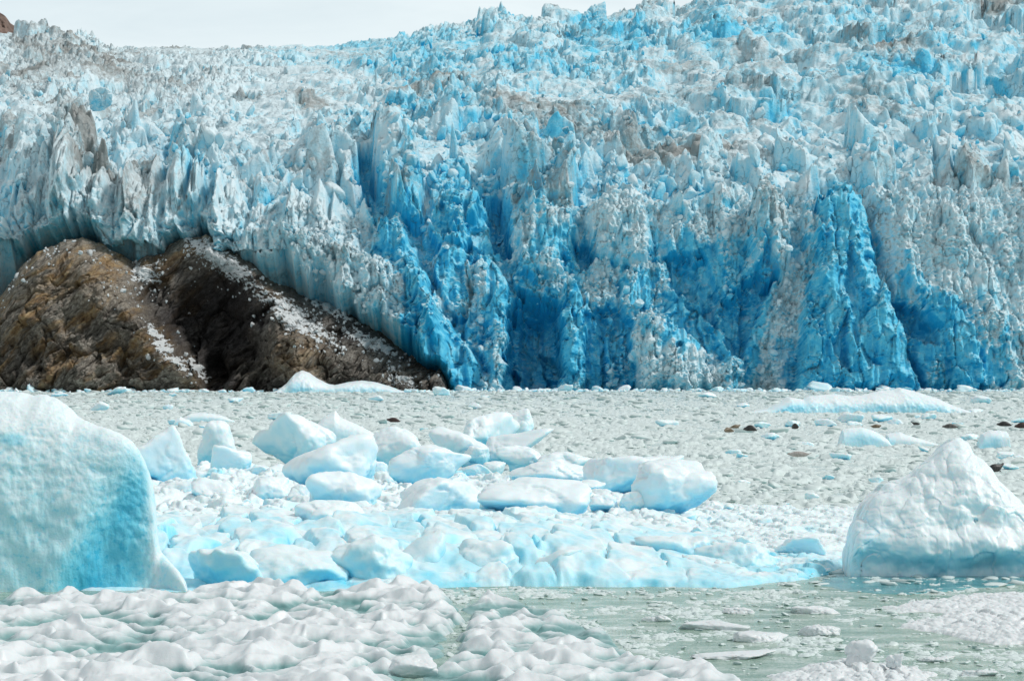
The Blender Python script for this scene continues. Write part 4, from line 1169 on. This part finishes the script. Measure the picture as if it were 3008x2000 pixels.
SL = [  # front slabs: u, width, top row, foot row, seed, label  (display pixels)
    (960, 110, 1222, 1340, 461, "tall turquoise slab with a white rounded crest at the raft front"),
    (1125, 150, 1248, 1338, 462, "glassy pale slab hanging over deep blue ice at the raft front"),
    (1262, 132, 1262, 1340, 463, "deep blue glassy slab at the raft's waterline"),
    (1415, 170, 1224, 1300, 464, "thick frosted slab right of the deep blue one"),
    (1312, 82, 1214, 1254, 465, "small white block lying on top of the raft front"),
    (840, 170, 1240, 1350, 466, "smooth turquoise hump at the raft front left of the tall slab"),
    (680, 180, 1262, 1355, 467, "pale rounded hump of wet ice behind the foreground floe"),
    (520, 150, 1262, 1358, 468, "low wet hump beside the bubbly iceberg's foot"),
    (1560, 150, 1236, 1310, 469, "frosted slab sinking to the right along the raft front"),
    (1700, 160, 1250, 1318, 470, "low blue wet hump in the thin right end of the raft"),
    (1850, 90, 1262, 1296, 471, "low white piece stranded on the raft's thin right end"),
    (1750, 90, 1290, 1316, 472, "white shard washed by water at the raft's right end"),
    (1205, 70, 1232, 1262, 473, "little crusted block above the glassy pale slab"),
    (1390, 60, 1205, 1235, 474, "little white block behind the thick frosted slab"),
]
for (ud, wd, td, fd, seed, lab) in SL:
    k_ = 1.2755; u, v = ud * k_, fd * k_
    x, Y = ground(u, v, 0.0); x, Y = float(x), float(Y)
    w_ = wd * k_ * mpp(Y) / 2 * 1.25; h_ = (fd - td) * k_ * mpp(Y) / 2 * 1.45
    V, Fc = chunk(seed, 5, 8, 8, (w_, w_ * 0.7, h_), True, 0.13, 1.8, None, 0.4)
    small_ = (fd - td) < 45
    put("ice_block", mk_mesh("ice_block", V, Fc, True, {"blue": V[:, 0] * 0 + (0.0 if small_ else 0.22 * sm(0.9, 0.2, V[:, 2] / V[:, 2].max() + 0.3 * fbm3(V[:, 0] * 1.5, V[:, 1] * 1.5, V[:, 2] * 1.5, seed, 3)))}), M_BLOCK if small_ else M_CLEAR, None, (x, Y + w_ * 0.45, (0.35 if small_ else -0.62) * h_), lab, "ice block", "slabs along the raft front")

# crumbs on the raft
n = 1700
u = rng.uniform(430, 2450, n); v = rng.uniform(1420, 1700, n); X_, Y_ = ground(u, v)
ok = inside(X_, Y_, RAFT); X_, Y_ = X_[ok], Y_[ok]
W_ = 0.08 + 0.75 * rng.random(len(X_)) ** 4
V, Fc, B = place_many(X_, Y_, W_, W_ * 0.6, T2, 0.2, 0.12)
uc = np.repeat(CX + X_ / Y_ * F, 1)
V[:, 2] += np.interp(CX + V[:, 0] / V[:, 1] * F, [1500, 2250], [0.62, 0.12])
put("ice_crumbs", mk_mesh("ice_crumbs", V, Fc, True, {"blue": B + 0.05}), M_BLOCK, kind="stuff")

# ------------------------------------------------------------------ scalloped floes in front
tm, tn_, tb_ = mat_new("water_over_ice"); tt_ = NT(tn_)
tn_.links.new(tt_.ramp(tt_.noise(1.2, 5, 0.6, tt_.pos((1, 0.6, 1))), [(0.35, (0.035, 0.20, 0.23)), (0.65, (0.13, 0.40, 0.43))]), tb_.inputs["Base Color"])
tb_.inputs["Roughness"].default_value = 0.12
tn_.links.new(tt_.bump(tt_.noise(5.0, 5, 0.6, tt_.pos((1, 1, 1))), 0.6, 0.05), tb_.inputs["Normal"])
ft = sheet("submerged_foot", FOOT, (0.08, 0.12), lambda X_, Y_, d: (0.035 + 0.02 * fbm2(X_ / 0.8, Y_ / 1.2, 171, 3), 0 * X_), tm, None, None, 0.3)
bergr = next(o for o in COL.objects if o.get("label", "").startswith("big smooth white iceberg"))
ft.parent = bergr; ft.location = ft.location - bergr.location


def floe_h(X_, Y_, d):
    wa = fbm2(X_ / 1.6, Y_ / 2.0, 151, 3) * 0.6; wb = fbm2(X_ / 1.6, Y_ / 2.0, 152, 3) * 0.6
    x_, y_ = X_ + wa, Y_ + wb
    big_ = fbm2(X_ / 4.0, Y_ / 5.0, 157, 3)
    a1 = perlin2(x_ / 1.15 + 0.25 * y_, y_ / 0.95, 153); a2 = perlin2(x_ / 0.5 + 5, y_ / 0.5, 154)
    r1 = np.clip(1 - 1.9 * np.abs(perlin2(x_ / 1.5 + 3, y_ / 1.2, 155)), 0, 1) ** 1.6
    z = 0.15 + 0.46 * big_ + 0.30 * a1 + 0.15 * r1 + 0.12 * a2 + 0.035 * fbm2(X_ / 0.25, Y_ / 0.3, 159, 3)
    z *= 0.45 + 0.55 * sm(0, 0.8, d)
    pool = 0.05
    z = np.maximum(z, 0.02)
    bl = 0.95 * sm(0.40, 0.04, z + 0.08 * fbm2(X_ / 0.5, Y_ / 0.5, 161, 3)) - 0.02
    return z, bl


GF = "foreground floes"
sheet("ice_floe", FLOE_A, (0.032, 0.04), floe_h, M_FLOE, "widest scalloped white floe in front, with dark green melt pools", "ice floe", 0.3, group=GF, wob_amp=0.3)
sheet("ice_floe", FLOE_B, (0.032, 0.04), floe_h, M_FLOE, "scalloped white floe right of the crack, narrowing to a point in the green water", "ice floe", 0.3, group=GF, wob_amp=0.3)


def rubble_h(hmax):
    def f(X_, Y_, d):
        F1, F2, cx, cy, _, _ = worley2(X_ / 0.34, Y_ / 0.45, 163)
        F1b, F2b, cxb, cyb, _, _ = worley2(X_ / 0.13, Y_ / 0.18, 165)
        z = hmax * (0.25 + 0.75 * sm(0, 1.6, d)) * (0.7 + 0.5 * h01(cx, cy, 164) - 0.7 * F1 ** 2) + 0.05 * (h01(cxb, cyb, 166) - 0.6 * F1b)
        return np.maximum(z, 0.01), 0.0 * X_ - 0.05
    return f


sheet("ice_floe", FLOE_C, (0.02, 0.025), rubble_h(0.30), M_FLOE, "heap of crumbly white ice with two round lumps on top", "ice floe", 0.35, group=GF)
sheet("ice_floe", FLOE_D, (0.03, 0.03), rubble_h(0.16), M_FLOE, "flat crumbly floe right below the undercut white iceberg", "ice floe", 0.4, group=GF)
sheet("ice_floe", FLOE_E, (0.03, 0.03), rubble_h(0.26), M_FLOE, "crumbly white floe nearer than the flat one, at the picture's right edge", "ice floe", 0.4, group=GF)
for (u, v0, wpx, hpx, sd_, lab) in [(2535, 1948, 98, 62, 501, "larger round lump on the crumbly heap"), (2630, 1960, 52, 40, 502, "smaller round lump on the crumbly heap"),
                                    (1215, 1990, 150, 60, 503, "smooth tilted slab wedged in the crack between the two scalloped floes"),
                                    (2100, 1850, 210, 24, 504, "long flat white shard in the green water right of the scalloped floe"),
                                    (2240, 1885, 170, 30, 505, "rounded white cake of ice in the green water, middle of three"),
                                    (2160, 1935, 260, 16, 506, "widest thin slab awash in the green water near the pointed floe"),
                                    (2170, 1802, 90, 18, 507, "small white cake of ice below the raft's deep blue slab"),
                                    (2400, 1802, 150, 20, 508, "low white cake of ice left of the flat crumbly floe"),
                                    (2410, 1868, 130, 32, 509, "lumpy white piece in the green water left of the crumbly edge floe"),
                                    (2880, 1985, 110, 18, 510, "thin pale sliver in the green water right of the crumbly heap"),
                                    (1930, 1825, 90, 20, 511, "small thin floe beside the tip of the scalloped floe"),
                                    (2760, 1945, 120, 16, 512, "thin white sliver beyond the crumbly heap")]:
    zb = {501: 0.30, 502: 0.26, 503: 0.2}.get(sd_, 0.0)
    x, Y = ground(u, v0, zb); x, Y = float(x), float(Y); w_ = wpx * mpp(Y) / 2; h_ = hpx * mpp(Y) / 2 * 1.2
    V, Fc = chunk(sd_, 5, 9, 8, (w_, w_ * 0.6, h_), True, 0.07, 1.8)
    V = rugged(V, 0.22 if sd_ > 503 else 0.5, sd_, 0.7 if sd_ > 503 else 0.25)
    put("ice_lump" if sd_ < 503 else "ice_chunk", mk_mesh("ice_lump", V, Fc, True, {"blue": V[:, 0] * 0 - 0.08}), M_FLOE, None, (x, Y + w_ * 0.5, zb - (0.25 if zb else 0.5) * h_), lab, "ice chunk")


# ------------------------------------------------------------------ seals
def seal_mesh(seed, head=0.12, tail=0.05, bend=0.0, fat=1.0, turn=0.0):
    r = np.random.default_rng(seed)
    ss = np.array([0, .015, .04, .075, .115, .155, .2, .26, .34, .44, .55, .66, .77, .86, .93, .975, 1.0])
    ra = np.array([.006, .040, .062, .090, .108, .118, .140, .182, .220, .236, .236, .222, .190, .140, .085, .055, .015]) * fat
    xs = 0.78 - 1.5 * ss
    zc = ra * 0.82 + (0.06 + 1.5 * head) * np.clip(1 - ss / 0.34, 0, 1) ** 1.1 + tail * np.clip((ss - 0.75) / 0.25, 0, 1) ** 1.5
    yc = bend * ((ss - 0.5) ** 2 * 4 - 1) * 0.25 + turn * np.clip(1 - ss / 0.25, 0, 1) ** 1.5 * 0.15
    n = 18; a = np.linspace(0, 2 * math.pi, n, endpoint=False)
    V = np.stack([np.repeat(xs[:, None], n, 1), yc[:, None] + ra[:, None] * np.cos(a) * 1.05,
                  zc[:, None] + ra[:, None] * np.sin(a) * np.where(np.sin(a) < 0, 0.82, 0.86)], -1)
    V = V.reshape(-1, 3)
    i = np.arange(len(ss) * n).reshape(len(ss), n)
    q = np.stack([i[:-1], i[1:], np.roll(i, -1, 1)[1:], np.roll(i, -1, 1)[:-1]], -1).reshape(-1, 4)
    Vs, Fs = [V], [q]; off_ = len(V)

    def flip(p0, d, up, L, w_):
        nonlocal off_
        p0, d, up = np.array(p0), np.array(d, float), np.array(up, float); d /= np.linalg.norm(d)
        s_ = np.cross(d, up); s_ /= np.linalg.norm(s_); up = np.cross(s_, d)
        pr = [(0, .5), (.25, .8), (.6, 1.0), (.85, .9), (1.0, .45)]
        m_ = 8; b_ = np.linspace(0, 2 * math.pi, m_, endpoint=False)
        W = np.concatenate([p0 + d * L * t_ + np.outer(np.cos(b_), s_) * w_ * k_ + np.outer(np.sin(b_), up) * w_ * 0.22 * k_ for t_, k_ in pr])
        j = np.arange(5 * m_).reshape(5, m_) + off_
        Vs.append(W); Fs.append(np.stack([j[:-1], j[1:], np.roll(j, -1, 1)[1:], np.roll(j, -1, 1)[:-1]], -1).reshape(-1, 4)); off_ += len(W)
    tz = zc[-3]
    flip((xs[-3], yc[-3] + 0.03, tz), (-1, 0.35, 0.25), (0, 0, 1), 0.26, 0.075)
    flip((xs[-3], yc[-3] - 0.03, tz), (-1, -0.35, 0.25), (0, 0, 1), 0.26, 0.075)
    flip((xs[7], yc[7] + 0.12, 0.08), (-0.6, 0.7, -0.25), (0, 0, 1), 0.26, 0.06)
    flip((xs[7], yc[7] - 0.12, 0.08), (-0.6, -0.7, -0.25), (0, 0, 1), 0.26, 0.06)
    return np.concatenate(Vs), np.concatenate(Fs)


def fur(name, c1, c2):
    m, nt, b = mat_new(name); n_ = NT(nt)
    f = n_.noise(9, 4, 0.6, n_.pos((1, 1, 1), True))
    n_.link(n_.ramp(f, [(0.38, c1), (0.62, c2)]), b.inputs["Base Color"])
    b.inputs["Roughness"].default_value = 0.45
    return m


FUR = {"dark": fur("dark_fur", (0.012, 0.011, 0.011), (0.045, 0.042, 0.041)), "tan": fur("tan_fur", (0.07, 0.052, 0.035), (0.24, 0.185, 0.12)),
       "grey": fur("grey_fur", (0.04, 0.038, 0.036), (0.13, 0.125, 0.115)), "red": fur("red_brown_fur", (0.022, 0.010, 0.009), (0.06, 0.028, 0.024)),
       "pale": fur("pale_fur", (0.30, 0.27, 0.25), (0.46, 0.43, 0.41))}
for i, (u, v, wpx, yaw, c, hd, tl, bend, fat, lab) in enumerate(SEALS):
    x, Y = ground(u, v, 0.5); x, Y = float(x), float(Y)
    V, Fc = seal_mesh(i, hd, tl, bend, fat)
    o = put("seal", mk_mesh("seal", V, Fc), FUR[c], None, (x, Y, 0.5), lab, "seal", "seals resting on the brash ice")
    o.rotation_euler = (0, 0, math.radians(yaw)); s_ = wpx * mpp(Y) / 1.40; o.scale = (s_, s_, s_ * 1.4)
    md = o.modifiers.new("smooth", 'SUBSURF'); md.levels = 1; md.render_levels = 1

# larger loose pieces one can pick out among the packed slush
MARKS = [(q[0], q[1], q[-1].split(",")[0].split(" in front")[0]) for q in [(1156, 1240, "the reddish brown seal"), (2150, 1262, "the tan pair of seals"), (2204, 1266, "the plump dark grey seal"),
         (2336, 1260, "the rounded dark seal"), (2573, 1257, "the arched golden seal"), (2690, 1248, "the small black seal"), (2791, 1258, "the slim grey seal"), (2950, 1252, "the sleek dark seal"),
         (2922, 1386, "the head raising seal"), (2346, 1342, "the pale half sunk seal"), (2500, 1205, "the long low iceberg"), (885, 1150, "the peaked berg at the rock"), (2915, 1318, "the cube shaped block"),
         (2540, 1308, "the tilted turquoise faced block"), (1480, 1270, "the topmost block of the pile"), (1980, 1470, "the large faceted block"), (2480, 1560, "the pointed white iceberg"), (600, 1240, "the flat pale blue slab"),
         (1330, 1155, "the rock's right tip"), (1590, 1160, "the deep blue cave in the front"), (480, 1160, "the rock's dark foot"), (210, 1180, "the bubbly iceberg's top")]]
r_ = np.random.default_rng(5); used = set(); made = 0
SZ = ["small", "broad", "middling"]
for _ in range(900):
    if made >= 64: break
    u = r_.uniform(150, 3000); v = 1160 + 330 * r_.random() ** 1.3
    x, Y = (float(a) for a in ground(u, v))
    if any(inside(np.array([x]), np.array([Y]), pl)[0] for pl in KEEP) or (v > 1290 and u < 2010): continue
    if any(abs(u - q[0]) < 45 and -6 < v - q[1] < 45 for q in SEALS) or (2200 < u < 2850 and v < 1222) or (800 < u < 1200 and v < 1160): continue
    wpx = r_.uniform(26, 78); hpx = wpx * r_.uniform(0.22, 0.42)
    m = min(MARKS, key=lambda q: abs(q[0] - u) + 2.2 * abs(q[1] - v)); du, dv = u - m[0], v - m[1]
    if abs(du) > 330 or abs(dv) > 130 or len(m[2].split()) > 5: continue
    rel = ("right of" if du > 0 else "left of") if abs(du) > 2.0 * abs(dv) else ("in front of" if dv > 0 else "beyond")
    tint = r_.choice(["white", "pale blue"]); sz = "small" if wpx < 42 else ("middling" if wpx < 60 else "broad")
    shp = "flat" if hpx / wpx < 0.30 else "humped"
    key = (rel, m[2])
    if key in used: continue
    used.add(key); made += 1
    w_ = wpx * mpp(Y) / 2; h_ = hpx * mpp(Y) / 2 * 1.3
    V, Fc = chunk(600 + made, 4, 9, 8, (w_, w_ * 0.7, h_), True, 0.12, 1.7, None, 0.4)
    lab = "%s %s %s ice piece in slush %s %s" % (sz, shp, tint, rel, m[2])
    put("ice_chunk", mk_mesh("ice_chunk", V, Fc, True, {"blue": V[:, 0] * 0 + (0.08 if tint == "pale blue" else -0.04)}), M_BLOCK, None, (x, Y + w_ * 0.5, -0.25 * h_), lab, "ice chunk", "loose ice pieces in the packed slush")


# ------------------------------------------------------------------ render settings
scene.view_settings.view_transform = 'Standard'
scene.view_settings.look = 'None'
scene.view_settings.exposure = 0.12
scene.cycles.use_denoising = True
scene.cycles.max_bounces = 10
scene.cycles.diffuse_bounces = 7
scene.cycles.caustics_reflective = False
scene.cycles.caustics_refractive = False
